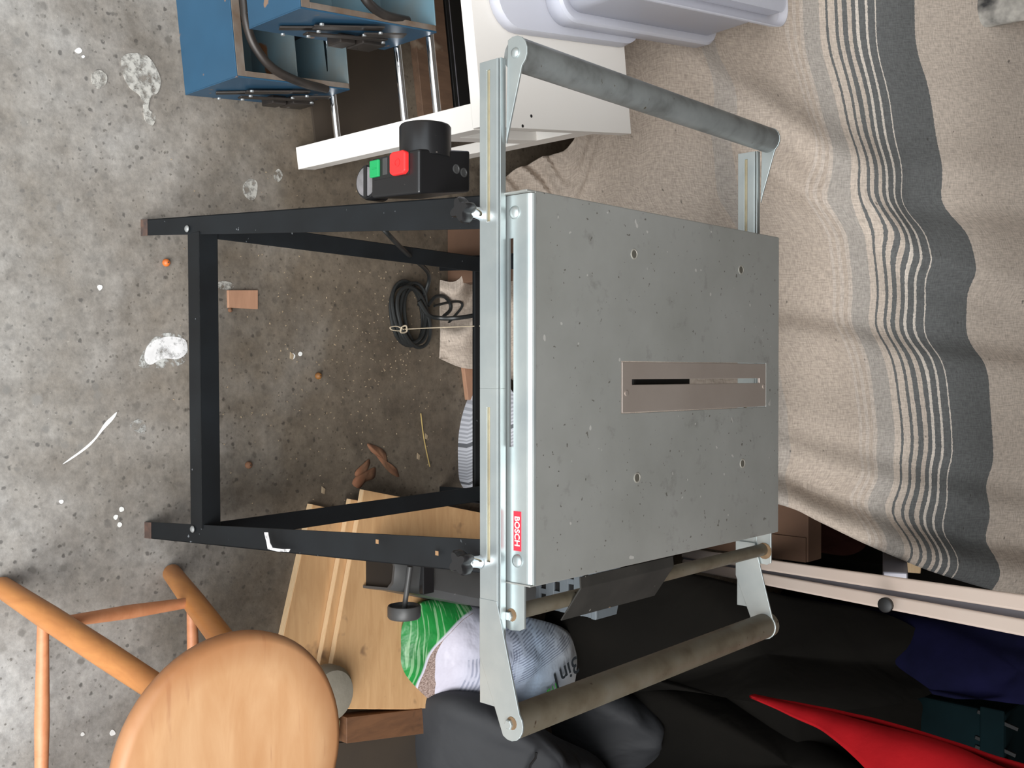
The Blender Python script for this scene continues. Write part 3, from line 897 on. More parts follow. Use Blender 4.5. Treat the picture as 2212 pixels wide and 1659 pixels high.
leaf([(0.1508, 1.417, 0), (0.1592, 1.446, 0), (0.1735, 1.468, 0), (0.1962, 1.476, 0), (0.2098, 1.499, 0), (0.2289, 1.508, 0), (0.2221, 1.486, 0), (0.2034, 1.463, 0), (0.179, 1.442, 0), (0.1682, 1.427, 0)], 0.003, 'long curled reddish dry leaf')
leaf([(0.2099, 1.383, 0), (0.1919, 1.408, 0), (0.1848, 1.422, 0), (0.1979, 1.425, 0), (0.2137, 1.408, 0), (0.2202, 1.389, 0)], 0.002, 'small reddish dry leaf beside the long one')
leaf([(0.234, 1.377, 0), (0.2155, 1.392, 0), (0.2076, 1.421, 0), (0.2039, 1.44, 0), (0.2257, 1.437, 0), (0.232, 1.414, 0), (0.2453, 1.396, 0)], 0.003, 'crumpled dark brown dry leaf by the plywood')
MB().tube(catmull([(0.0905, 1.57, 0.003), (0.1292, 1.575, 0.004), (0.1662, 1.584, 0.003), (0.212, 1.597, 0.003)], 6), 0.0014, 6).build('straw', M_STRAW, smooth=True, label='thin dry straw lying on the floor under the table', cat='straw')
for (q, s, lab) in (((0.2407, 1.302, 0), 0.008, 'pale oval wood chip in front of the plywood'), ((-0.0353, 1.225, 0), 0.008, 'pale triangular chip in the middle of the floor'), ((0.1424, 1.588, 0), 0.007, 'pale wood chip beside the straw'), ((0.1861, 1.564, 0), 0.008, 'orange wood sliver beside the straw')):
    m = MB().prism([(q[0] - s, q[1] - s * 0.4, 0.0), (q[0] + s * 0.7, q[1] - s * 0.5, 0.0), (q[0] + s, q[1] + s * 0.3, 0.0), (q[0] - s * 0.3, q[1] + s * 0.6, 0.0)], (0.001, 0, 0.002))
    m.build('wood_chip', M_CHIP, label=lab, cat='wood chip')
dust = MB()
for k in range(420):
    x, y = random.gauss(-0.02, 0.20), random.gauss(1.34, 0.17)
    if k % 3 == 0:
        x, y = random.gauss(-0.06, 0.10), random.gauss(1.45, 0.08)
    if not (-0.42 < x < 0.42 and 0.96 < y < 1.72):
        continue
    s = random.uniform(0.0006, 0.0019)
    a = random.uniform(0, PI)
    c_, s_ = math.cos(a), math.sin(a)
    pts = [(-s, -s * 0.5), (s, -s * 0.6), (s * 0.8, s * 0.5), (-s * 0.7, s * 0.4)]
    dust.prism([(x + p[0] * c_ - p[1] * s_, y + p[0] * s_ + p[1] * c_, 0.0) for p in pts], (0, 0, 0.0008))
dust.build('sawdust', M_CHIP, label='pale sawdust and chips scattered under the table', cat='sawdust', kind='stuff')

# ------------------------------------------------------------------ stool
SX, SY, SZ = 0.560, 0.820, 0.45
SO = thing('wooden_stool', (SX, SY, 0), 'round orange-varnished wooden stool with splayed turned legs', 'stool')
prof = [(0.158, SZ - 0.044), (0.175, SZ - 0.038), (0.186, SZ - 0.024), (0.1865, SZ - 0.014), (0.181, SZ - 0.004), (0.172, SZ - 0.0003), (0.12, SZ - 0.001), (0.05, SZ - 0.002), (0.01, SZ - 0.002)]
MB().lathe(prof, (SX, SY, 0), n=64).build('seat', seat_mat(), SO, smooth=True)
legs_ = [((0.363, 0.962, 0.0), (0.468, 0.873, 0.418)), ((0.343, 0.662, 0.0), (0.468, 0.752, 0.418)), ((0.742, 0.655, 0.0), (0.640, 0.752, 0.418)), ((0.745, 0.975, 0.0), (0.640, 0.883, 0.418))]
def on(l, t):
    return Vector(l[0]).lerp(Vector(l[1]), t)
for l in legs_:
    MB().tube([on(l, 0), on(l, 0.01), on(l, 0.3), on(l, 0.6), on(l, 1.0)], [0.0150, 0.0168, 0.0195, 0.0200, 0.0185], 18).build('leg', M_STOOLLEG, SO, smooth=True)
for a, b, ta, tb in ((0, 1, 0.30, 0.34), (1, 2, 0.26, 0.26), (2, 3, 0.34, 0.34), (3, 0, 0.25, 0.27)):
    p, q = on(legs_[a], ta), on(legs_[b], tb)
    MB().tube([p, p.lerp(q, 0.5), q], [0.0085, 0.0115, 0.0085], 14).build('stretcher', M_RUNG, SO, smooth=True)

# ------------------------------------------------------------------ plywood on the floor
def board(name, c4, z0, t, mat, label, edge=None):
    o = MB().prism([(p[0], p[1], z0) for p in c4], (0, 0, t)).build(name, mat, bevel=0.0008, label=label, cat='board', group=None)
    if edge:
        a, b = Vector(c4[0]), Vector(c4[1])
        d = (b - a).normalized()
        nrm = Vector((d.y, -d.x, 0))
        if nrm.y > 0:
            nrm = -nrm
        MB().prism([(a.x, a.y, z0 + 0.0008), (b.x, b.y, z0 + 0.0008), (b.x + nrm.x * 0.0006, b.y + nrm.y * 0.0006, z0 + 0.0008), (a.x + nrm.x * 0.0006, a.y + nrm.y * 0.0006, z0 + 0.0008)], (0, 0, t - 0.0016)).build('cut_edge', edge, o, label='pale cut edge')
    return o


def quad(a, b, depth):
    a, b = Vector(a), Vector(b)
    d = (b - a).normalized()
    n = Vector((-d.y, d.x, 0))
    return [tuple(a), tuple(b), tuple(b + n * depth), tuple(a + n * depth)]


board('plywood_board', quad((0.2657, 1.263, 0), (0.6321, 1.161, 0), 0.17), 0.0, 0.018, M_PLY, 'lowest plywood board with the front edge nearest the stool', M_PLYEDGE)
board('plywood_board', quad((0.2615, 1.349, 0.018), (0.6745, 1.249, 0.018), 0.30), 0.0185, 0.014, M_PLY, 'middle plywood board showing only a narrow strip', M_PLYEDGE)
board('plywood_board', quad((0.2428, 1.372, 0.033), (0.6752, 1.27, 0.033), 0.44), 0.033, 0.014, M_PLY, 'top plywood board, the broad one under the green bag', M_PLYEDGE)
bt = [(0.7009, 1.391, 0), (0.7472, 1.623, 0), (0.7962, 1.623, 0), (0.7403, 1.386, 0)]
board('wooden_batten', [(0.712, 1.335, 0), (0.766, 1.335, 0), (0.808, 1.60, 0), (0.752, 1.60, 0)], 0.0, 0.035, M_PLYDARK, 'dark brown batten lying at the end of the plywood')
board('hardboard_sheet', [(0.70, 0.95, 0), (1.45, 0.95, 0), (1.45, 1.62, 0), (0.82, 1.62, 0), (0.772, 1.33, 0)], 0.0, 0.004, M_DARKBRD, 'dark brown hardboard sheet on the floor behind the stool')
# round cap and tin behind the stool seat
cp = (0.6636, 1.307, 0.03)
MB().lathe([(0.052, 0.0475), (0.058, 0.056), (0.058, 0.074), (0.05, 0.086), (0.03, 0.091), (0.006, 0.092)], (0.640, 1.262, 0), n=28).build('concrete_cap', M_STONE, smooth=True, label='round grey cap half hidden behind the stool seat', cat='cap')
MB().prism([(0.690, 1.250, 0.0045), (0.760, 1.262, 0.0045), (0.770, 1.315, 0.0045), (0.71, 1.325, 0.0045)], (0.004, -0.004, 0.03)).build('tin_scrap', M_BRASS, bevel=0.003, label='tarnished yellowish tin scrap beside the stool seat', cat='scrap')

# ------------------------------------------------------------------ white side cabinet
FRc, BRc, FLc = Vector((-0.4117, 1.24, 0.525)), Vector((-0.459, 1.655, 0.525)), Vector((-0.6144, 1.212, 0.525))
ca = math.atan2((FRc - FLc).y, (FRc - FLc).x)
CX = Vector((-math.cos(ca), -math.sin(ca), 0))      # to the left along the front
CY = Vector((-math.sin(ca), math.cos(ca), 0))       # to the back
CD = (BRc - FRc).dot(CY)
CW = 0.62
CA = thing('white_cabinet', (FRc.x - 0.28, FRc.y + 0.2, 0), 'white melamine cabinet frame with chrome rails, open at the side', 'cabinet')


def cbox(l0, l1, d0, d1, z0, z1):
    p = []
    for z in (z0, z1):
        for l, d in ((l0, d0), (l1, d0), (l1, d1), (l0, d1)):
            q = FRc + CX * l + CY * d
            p.append((q.x, q.y, z))
    return MB().hexa(p)


ctop = cbox(0, CW, 0, CD, 0.501, 0.525).build('top_panel', M_MELA, CA, bevel=0.001)
for (l, d) in ((0.085, 0.10), (0.022, 0.125), (0.004, 0.10)):
    q = FRc + CX * l + CY * d
    MB().lathe([(0.003, 0), (0.0028, 0.0004)], (q.x, q.y, 0.525), n=10).build('screw_hole', M_DARKIN, ctop)
cbox(-0.002, 0.042, 0.002, 0.045, 0.0, 0.501).build('front_post', M_MELA, CA, bevel=0.001)
cbox(CW - 0.042, CW, 0.002, 0.045, 0.0, 0.501).build('front_post', M_MELA, CA, bevel=0.001)
cbox(0.012, 0.034, CD - 0.075, CD - 0.012, 0.0, 0.501).build('rear_post', M_MELA, CA, bevel=0.001)
cbox(0.034, CW, CD - 0.03, CD - 0.012, 0.20, 0.501).build('back_panel', M_MELA, CA)
cbox(0.012, 0.030, 0.045, CD - 0.075, 0.44, 0.501).build('side_rail', M_MELA, CA, bevel=0.001)
cbox(0.012, 0.030, 0.045, CD - 0.075, 0.30, 0.345).build('side_rail', M_MELA, CA, bevel=0.001)
cbox(0.05, CW - 0.045, 0.05, CD - 0.13, 0.0, 0.006).build('shade_sheet', M_DARKBRD, CA)  # dark sheet added for the shade and grime on the floor inside
for zz, dd in (((-0.4578, 1.262, 0.1117)[2], 0.022), ((-0.4628, 1.262, 0.3099)[2], 0.022), ((-0.4656, 1.262, 0.3964)[2], 0.022)):
    p = FRc + CX * 0.03 + CY * dd
    q = FRc + CX * (CW - 0.03) + CY * dd
    MB().tube([(p.x, p.y, zz), (q.x, q.y, zz)], 0.0072, 18).build('chrome_rail', M_CHROME, CA, smooth=True)
# planks lying under the cabinet
for (a, b, mt, lab) in ((915, 948, M_BROWNPL, 'brown plank under the white cabinet, nearer the chrome rails'), (951, 977, M_BROWNPL, 'brown plank under the white cabinet next to the black board')):
    p, q, r_, s_ = (-0.5996, 0.6675, 0), 0, 0, 0
    ya = {915: (-0.5976, 1.56, 0.02), 951: (-0.6081, 1.616, 0.02)}[a]
    yb = {915: (-0.606, 1.604, 0.02), 951: (-0.6155, 1.655, 0.02)}[a]
    o1, o2 = Vector(ya), Vector(yb)
    w_ = (o2 - o1).dot(CY)
    c4 = [o1 + CX * 0.5, o1 - CX * 0.04, o1 - CX * 0.04 + CY * w_, o1 + CX * 0.5 + CY * w_]
    MB().prism([(p_.x, p_.y, 0.0) for p_ in c4], (0, 0, 0.02)).build('plank', mt, bevel=0.001, label=lab, cat='plank')
o1, o2 = Vector((-0.6219, 1.661, 0.02)), Vector((-0.6341, 1.725, 0.02))
w_ = (o2 - o1).dot(CY)
bb = thing('black_board', (o1.x - 0.2, o1.y + 0.03, 0), 'flat black board with a thin pale line under the white cabinet', 'board')
c4 = [o1 + CX * 0.5, o1 - CX * 0.04, o1 - CX * 0.04 + CY * w_, o1 + CX * 0.5 + CY * w_]
MB().prism([(p_.x, p_.y, 0.0) for p_ in c4], (0, 0, 0.02)).build('slab', M_DARKIN, bb, bevel=0.001)
c4 = [o1 + CX * 0.5 + CY * 0.010, o1 - CX * 0.04 + CY * 0.010, o1 - CX * 0.04 + CY * 0.0125, o1 + CX * 0.5 + CY * 0.0125]
MB().prism([(p_.x, p_.y, 0.0202) for p_ in c4], (0, 0, 0.0006)).build('line', M_RUNGALU, bb)

# ------------------------------------------------------------------ plastic lid and tub on the cabinet
def rrect(p0, ex, ey, w_, d_, r, n=6):
    """rounded rectangle outline from corner p0 (front right) along ex (w_) and ey (d_)"""
    out = []
    for (cx, cy, a0) in ((r, r, PI), (w_ - r, r, 1.5 * PI), (w_ - r, d_ - r, 0), (r, d_ - r, 0.5 * PI)):
        for k in range(n + 1):
            a = a0 + 0.5 * PI * k / n
            q = p0 + ex * (cx + r * math.cos(a)) + ey * (cy + r * math.sin(a))
            out.append(q)
    return out


def shell(rings, t, name, mat, parent, cap_first=False, **kw):
    n = len(rings[0])
    v = [tuple(q) for ring in rings for q in ring]
    f = []
    for i in range(len(rings) - 1):
        for k in range(n):
            a, b = i * n + k, i * n + (k + 1) % n
            f.append((a, b, b + n, a + n))
    if cap_first:
        f.append(tuple(range(n - 1, -1, -1)))
    o = finish(name, v, f, mat, parent, smooth=True, angle=30, **kw)
    s = o.modifiers.new('thick', 'SOLIDIFY')
    s.thickness = t
    s.offset = 1 if cap_first else 0
    return o


def ring(p0, ex, ey, w_, d_, r, inset, z):
    return [Vector((q.x, q.y, z)) for q in rrect(p0 + ex * inset + ey * inset, ex, ey, w_ - 2 * inset, d_ - 2 * inset, max(r - inset, 0.004))]


zl = 0.528
la, lb = Vector((-0.5764, 1.26, 0.53)), Vector((-0.6361, 1.663, 0.53))
ey_ = (lb - la).normalized()
ex_ = Vector((-ey_.y, ey_.x, 0))
dl = (lb - la).length
LD = thing('box_lid', (la.x - 0.2, la.y + 0.2, 0.525), 'flat milky plastic box lid lying on the white cabinet', 'lid')
shell([ring(la, ex_, ey_, 0.5, dl, 0.055, 0.008, 0.546), ring(la, ex_, ey_, 0.5, dl, 0.055, 0.003, 0.546), ring(la, ex_, ey_, 0.5, dl, 0.055, 0.0, 0.5275)], 0.0016, 'panel', M_TUB, LD, True)
ta, tb = Vector((-0.6105, 1.377, 0.58)), Vector((-0.6797, 1.881, 0.58))
ey_ = (tb - ta).normalized()
ex_ = Vector((-ey_.y, ey_.x, 0))
dt = (tb - ta).length
TU = thing('storage_tub', (ta.x - 0.2, ta.y + 0.2, 0.548), 'upturned milky plastic storage tub stacked on the lid', 'tub')
W_ = 0.42
shell([ring(ta, ex_, ey_, W_, dt, 0.045, 0.0, 0.549), ring(ta, ex_, ey_, W_, dt, 0.045, 0.0, 0.578), ring(ta, ex_, ey_, W_, dt, 0.045, 0.004, 0.582), ring(ta, ex_, ey_, W_, dt, 0.045, 0.026, 0.583)], 0.002, 'rim', M_TUB, TU)
zt_ = (-0.7397, 1.93, 0.7102)[2]
shell([ring(ta, ex_, ey_, W_, dt, 0.05, 0.026, zt_ + 0.04), ring(ta, ex_, ey_, W_, dt, 0.05, 0.025, zt_), ring(ta, ex_, ey_, W_, dt, 0.05, 0.018, 0.583)], 0.002, 'body', M_TUB, TU, True)
shell([ring(ta, ex_, ey_, W_, dt, 0.045, 0.024, zt_ + 0.012), ring(ta, ex_, ey_, W_, dt, 0.045, 0.004, zt_ + 0.014), ring(ta, ex_, ey_, W_, dt, 0.045, 0.0, zt_ + 0.032)], 0.002, 'foot_rim', M_TUB, TU)

# ------------------------------------------------------------------ blue cantilever toolbox
A_, B_, C_ = Vector((-0.5115, 0.9931, 0)), Vector((-0.5378, 1.238, 0)), Vector((-0.6806, 0.9752, 0))
tx = (C_ - A_).normalized()
ty = Vector((tx.y, -tx.x, 0))
if ty.y < 0:
    ty = -ty
TD = 0.247
TBX = thing('toolbox', (A_.x - 0.25, A_.y + 0.12, 0), 'open blue steel cantilever toolbox with worn edges and black hinge arms', 'toolbox')


def tbox(o, l0, l1, d0, d1, z0, z1):
    p = []
    for z in (z0, z1):
        for l, d in ((l0, d0), (l1, d0), (l1, d1), (l0, d1)):
            q = o + tx * l + ty * d
            p.append((q.x, q.y, z))
    return MB().hexa(p)


def tray(o, z0, z1, ln, TD):
    t = 0.0025
    tbox(o, 0, ln, 0, t, z0, z1).build('front_wall', M_BLUE, TBX, bevel=0.0008)
    e = tbox(o, -0.0005, t, 0, TD, z0, z1)
    ew = e.build('end_wall', M_BLUE, TBX, bevel=0.0008)
    tbox(o, ln - t, ln, 0, TD, z0, z1).build('end_wall', M_BLUE, TBX, bevel=0.0008)
    tbox(o, t, ln - t, TD - t, TD, z0, z1).build('rear_wall', M_BLUEIN, TBX, bevel=0.0008)
    tbox(o, t, ln - t, t, TD - t, z0, z0 + 0.003).build('tray_floor', M_BLUEIN, TBX)
    tbox(o, t, ln - t, TD * 0.60, TD * 0.60 + 0.003, z0 + 0.003, z1 - 0.03).build('divider', M_BLUEIN, TBX)
    tbox(o, t, ln - t, t, 0.019, z1 - 0.003, z1).build('front_lip', M_RIMRUST, TBX, bevel=0.0006)
    tbox(o, t, 0.012, 0.019, TD, z1 - 0.003, z1).build('end_lip', M_RIMRUST, TBX, bevel=0.0006)
    return ew


def E(o, d, z, out=0.004):
    q = o + ty * d - tx * out
    return (q.x, q.y, z)


M_LINK = plain('greasy_black_steel', (0.020, 0.018, 0.017), 0.42, 0.3, c2=(0.035, 0.028, 0.024), scale=30)
M_PIN = plain('bright_rivet', (0.45, 0.47, 0.48), 0.35, 0.7)


def links(o, z0, ew):
    for k, (a, b, w0) in enumerate((((0.030, 0.055), (0.150, 0.125), 0.018), ((0.065, 0.098), (0.170, 0.148), 0.022), ((0.070, 0.068), (0.215, 0.100), 0.017), ((0.150, 0.118), (0.215, 0.150), 0.024))):
        out = 0.004 + 0.003 * k
        lk = MB().bar(E(o, a[0], z0 + a[1], out), E(o, b[0], z0 + b[1], out), w0, 0.0028, (0, 0, 1)).build('hinge_arm', M_LINK, ew, bevel=0.0008)
    for (d, z) in ((0.034, 0.058), (0.072, 0.102), (0.076, 0.069), (0.15, 0.122), (0.21, 0.099), (0.165, 0.146), (0.19, 0.05), (0.05, 0.14)):
        p = Vector(E(o, d, z0 + z, 0.013))
        MB().tube([p, p - tx * 0.003], 0.0036, 10).build('rivet', M_PIN, ew)
    for (d0, d1, za, zb) in ((0.140, 0.172, 0.035, 0.072), (0.178, 0.228, 0.038, 0.085)):
        m = MB()
        p = [E(o, d0, z0 + za, 0.0), E(o, d1, z0 + za, 0.0), E(o, d1, z0 + za, 0.016), E(o, d0, z0 + za, 0.016), E(o, d0, z0 + zb, 0.0), E(o, d1, z0 + zb, 0.0), E(o, d1, z0 + zb, 0.016), E(o, d0, z0 + zb, 0.016)]
        m.hexa(p).build('latch', M_LINK, ew, bevel=0.002)


O1 = A_
e1 = tray(O1, 0.0, 0.172, 0.46, TD)
links(O1, 0.0, e1)
O2 = Vector((-0.5571, 0.9452, 0.285))
O2.z = 0
e2 = tray(O2, 0.285, 0.425, 0.42, 0.285)
links(O2, 0.27, e2)
# struts that carry the raised tray
for l in (0.05, 0.36):
    for d in (0.05, 0.20):
        p, q = O1 + tx * (l + 0.06) + ty * d, O2 + tx * l + ty * d
        MB().bar((p.x, p.y, 0.06), (q.x, q.y, 0.286), 0.014, 0.003, (0, 1, 0)).build('lift_arm', M_LINK, TBX, bevel=0.0006)
MB().tube(catmull([(-0.6887, 0.9921, 0.18), (-0.6432, 1.002, 0.182), (-0.6047, 1.007, 0.182), (-0.5684, 1.023, 0.182), (-0.5386, 1.062, 0.18), (-0.5278, 1.125, 0.175), (-0.5308, 1.189, 0.165)], 8), 0.008, 12).build('handle', M_LINK, TBX, smooth=True)
MB().tube(catmull([(-0.6186, 1.054, 0.43), (-0.5977, 1.073, 0.43), (-0.5883, 1.111, 0.425), (-0.5953, 1.17, 0.415)], 8), 0.008, 12).build('handle', M_LINK, TBX, smooth=True)

# ------------------------------------------------------------------ linen blanket
def blanket_mat():
    m, nt, b = newmat('striped_linen')
    B, B2, G1, D, LT = (0.40, 0.335, 0.28), (0.44, 0.38, 0.33), (0.335, 0.305, 0.275), (0.115, 0.118, 0.118), (0.58, 0.52, 0.46)
    BL = (0.48, 0.41, 0.35)
    st = [(1660, B), (1690, B2), (1697, B), (1705, B2), (1712, B), (1721, B2), (1730, G1), (1767, BL), (1782, D), (1787, BL), (1801, D), (1807, BL), (1817, D), (1827, BL), (1836, D), (1845, LT), (1852, D), (1864, LT), (1869, D), (1885, LT), (1888, D), (1975, BL)]
    tc = N(nt, 'ShaderNodeTexCoord')
    sp = N(nt, 'ShaderNodeSeparateXYZ')
    L(nt, tc.outputs['UV'], sp.inputs[0])
    mp = N(nt, 'ShaderNodeMapping')
    L(nt, tc.outputs['UV'], mp.inputs[0])
    jit = math_(nt, 'MULTIPLY', math_(nt, 'SUBTRACT', noise_tex(nt, mp.outputs[0], 420, 2), 0.5), 0.0014)
    u = math_(nt, 'ADD', sp.outputs[0], jit)
    un = math_(nt, 'DIVIDE', math_(nt, 'SUBTRACT', u, 1660.0 / 2500.0), 330.0 / 2500.0)
    col = ramp(nt, un, [((a - 1660) / 330.0, c) for a, c in st], 'CONSTANT')
    k0 = math_(nt, 'MULTIPLY', math_(nt, 'GREATER_THAN', u, 1495.0 / 2500.0), math_(nt, 'LESS_THAN', u, 1535.0 / 2500.0))
    col = mix(nt, math_(nt, 'MULTIPLY', k0, 0.7), col, G1)
    # woven threads
    m1 = N(nt, 'ShaderNodeMapping'); m1.inputs['Scale'].default_value = (1000, 170, 1)
    L(nt, tc.outputs['UV'], m1.inputs[0])
    m2 = N(nt, 'ShaderNodeMapping'); m2.inputs['Scale'].default_value = (170, 900, 1)
    L(nt, tc.outputs['UV'], m2.inputs[0])
    w1 = noise_tex(nt, m1.outputs[0], 1.0, 2)
    w2 = noise_tex(nt, m2.outputs[0], 1.0, 2)
    wv = ramp(nt, math_(nt, 'MULTIPLY', math_(nt, 'ADD', w1, w2), 0.5), [(0.36, g(0.76)), (0.64, g(1.24))])
    col = mix(nt, 1.0, col, wv, 'MULTIPLY')
    m3 = N(nt, 'ShaderNodeMapping'); m3.inputs['Scale'].default_value = (260, 120, 1)
    L(nt, tc.outputs['UV'], m3.inputs[0])
    fk = ramp(nt, noise_tex(nt, m3.outputs[0], 1.0, 1), [(0.75, g(0)), (0.80, g(0.7))])
    col = mix(nt, fk, col, (0.05, 0.045, 0.04))
    big = ramp(nt, noise_tex(nt, mp.outputs[0], 5, 3), [(0.3, g(0.88)), (0.7, g(1.1))])
    col = mix(nt, 1.0, col, big, 'MULTIPLY')
    L(nt, col, b.inputs['Base Color'])
    b.inputs['Roughness'].default_value = 0.95
    bump(nt, b, math_(nt, 'ADD', w1, w2), 0.25, 0.0015)
    return m


M_BLANKET = blanket_mat()
ROWS = [
    (950,[(-0.211,1.616,0.017,605),(-0.188,1.609,0.023,626),(-0.168,1.627,0.004,648),(-0.145,1.627,0.004,669),(-0.123,1.627,0.004,690),(-0.099,1.613,0.020,711),(-0.077,1.612,0.021,732),(-0.055,1.627,0.004,754),(-0.033,1.627,0.004,775)]),
    (1000,[(-0.225,1.655,0.052,592),(-0.198,1.653,0.053,617),(-0.174,1.676,0.030,643),(-0.148,1.690,0.015,668),(-0.120,1.674,0.031,694),(-0.092,1.652,0.054,719),(-0.065,1.656,0.050,744),(-0.039,1.680,0.025,770),(-0.012,1.689,0.016,795)]),
    (1060,[(-0.402,1.727,0.069,430),(-0.353,1.731,0.065,476),(-0.308,1.756,0.042,522),(-0.259,1.764,0.033,569),(-0.206,1.745,0.052,615),(-0.155,1.726,0.071,661),(-0.106,1.735,0.062,708),(-0.057,1.759,0.038,754),(-0.007,1.763,0.035,800)]),
    (1100,[(-0.460,1.756,0.101,375),(-0.404,1.764,0.093,430),(-0.349,1.788,0.071,485),(-0.290,1.793,0.066,540),(-0.228,1.772,0.086,595),(-0.167,1.755,0.102,650),(-0.109,1.768,0.090,705),(-0.050,1.791,0.068,760),(0.010,1.791,0.068,815)]),
    (1170,[(-0.490,1.780,0.179,340),(-0.423,1.794,0.167,408),(-0.356,1.817,0.147,475),(-0.283,1.815,0.149,542),(-0.208,1.791,0.170,610),(-0.135,1.780,0.179,678),(-0.065,1.798,0.163,745),(0.007,1.819,0.145,812),(0.079,1.812,0.152,880)]),
    (1250,[(-0.536,1.796,0.275,285),(-0.449,1.815,0.259,374),(-0.360,1.834,0.244,464),(-0.265,1.825,0.251,553),(-0.169,1.801,0.271,642),(-0.076,1.797,0.274,732),(0.016,1.820,0.256,821),(0.110,1.835,0.243,911),(0.203,1.821,0.255,1000)]),
    (1380,[(-0.870,1.846,0.402,-60),(-0.743,1.870,0.385,76),(-0.608,1.879,0.378,212),(-0.464,1.860,0.392,349),(-0.322,1.841,0.407,485),(-0.186,1.850,0.401,621),(-0.050,1.874,0.383,758),(0.090,1.878,0.380,894),(0.227,1.856,0.397,1030)]),
    (1550,[(-0.914,1.928,0.548,-120),(-0.777,1.949,0.536,28),(-0.628,1.942,0.540,175),(-0.475,1.917,0.556,322),(-0.329,1.912,0.560,470),(-0.187,1.933,0.547,618),(-0.041,1.950,0.537,765),(0.106,1.938,0.545,912),(0.250,1.914,0.560,1060)]),
    (1690,[(-0.936,2.029,0.645,-140),(-0.788,2.040,0.640,14),(-0.630,2.021,0.651,168),(-0.473,2.001,0.662,322),(-0.324,2.009,0.658,476),(-0.175,2.033,0.646,630),(-0.022,2.038,0.643,784),(0.130,2.017,0.655,938),(0.280,2.000,0.665,1092)]),
    (1760,[(-0.949,2.084,0.692,-150),(-0.793,2.088,0.691,9),(-0.628,2.066,0.702,168),(-0.468,2.050,0.711,328),(-0.314,2.064,0.705,487),(-0.159,2.087,0.693,646),(-0.000,2.085,0.695,806),(0.157,2.062,0.707,965),(0.312,2.050,0.713,1124)]),
    (1850,[(-0.965,2.158,0.751,-160),(-0.798,2.153,0.754,6),(-0.626,2.129,0.766,172),(-0.460,2.121,0.770,338),(-0.300,2.141,0.762,504),(-0.136,2.159,0.754,670),(0.030,2.150,0.759,836),(0.194,2.126,0.771,1002),(0.357,2.123,0.773,1168)]),
    (1920,[(-0.971,2.220,0.797,-160),(-0.797,2.209,0.802,10),(-0.621,2.185,0.813,180),(-0.453,2.183,0.814,349),(-0.288,2.206,0.805,519),(-0.118,2.220,0.800,689),(0.053,2.205,0.807,858),(0.221,2.182,0.817,1028),(0.390,2.186,0.816,1198)]),
    (2000,[(-0.992,2.300,0.845,-170),(-0.809,2.282,0.853,5),(-0.627,2.262,0.862,180),(-0.453,2.268,0.860,355),(-0.280,2.292,0.851,530),(-0.103,2.299,0.850,705),(0.075,2.278,0.858,880),(0.250,2.260,0.866,1055),(0.428,2.271,0.862,1230)]),
    (2100,[(-1.018,2.407,0.906,-180),(-0.825,2.385,0.915,0),(-0.637,2.370,0.921,180),(-0.456,2.385,0.917,361),(-0.274,2.407,0.910,541),(-0.088,2.404,0.911,721),(0.098,2.381,0.921,902),(0.282,2.370,0.925,1082),(0.470,2.389,0.919,1262)]),
    (2212,[(-1.051,2.541,0.974,-190),(-0.848,2.517,0.982,-5),(-0.654,2.512,0.985,180),(-0.464,2.534,0.979,366),(-0.271,2.550,0.975,551),(-0.074,2.537,0.980,736),(0.121,2.514,0.988,922),(0.315,2.514,0.989,1107),(0.515,2.538,0.983,1292)]),
    (2330,[(-1.093,2.702,1.045,-200),(-0.880,2.681,1.052,-10),(-0.677,2.688,1.051,180),(-0.476,2.712,1.046,370),(-0.269,2.719,1.045,560),(-0.061,2.698,1.052,750),(0.145,2.680,1.057,940),(0.352,2.692,1.055,1130),(0.564,2.715,1.050,1320)])]


def lin(tbl, x):
    if x <= tbl[0][0]:
        return tbl[0][1]
    for (a, va), (b, vb) in zip(tbl, tbl[1:]):
        if x <= b:
            t = (x - a) / (b - a)
            return va + (vb - va) * t
    return tbl[-1][1]


SHIFT0 = [(-200, 0), (0, 0), (100, 5), (150, 20), (200, 33), (260, 40), (400, 50), (450, 60), (485, 95), (600, 110), (720, 113), (760, 132), (800, 148), (900, 165), (1010, 172), (1080, 150), (1130, 172), (1200, 175), (1300, 160)]
SHIFT = [(b_, sum(lin(SHIFT0, b_ + k_) for k_ in range(-36, 37, 6)) / 13.0) for b_ in range(-200, 1320, 10)]
F1 = [(900, 60), (1300, 100), (1640, 290), (1860, 440), (1960, 550), (2212, 620), (2400, 650)]
F2 = [(900, 640), (1690, 715), (1830, 738), (2000, 775), (2212, 800), (2400, 830)]
F3 = [(900, 880), (1690, 930), (1950, 1000), (2212, 1060), (2400, 1090)]
F4 = [(900, 830), (1500, 960), (1684, 1012), (1800, 1060), (1950, 1110), (2100, 1155), (2212, 1172), (2400, 1210)]
F0 = [(900, -100), (1350, 60), (1550, 200), (1750, 330), (1900, 370), (2212, 380), (2400, 390)]


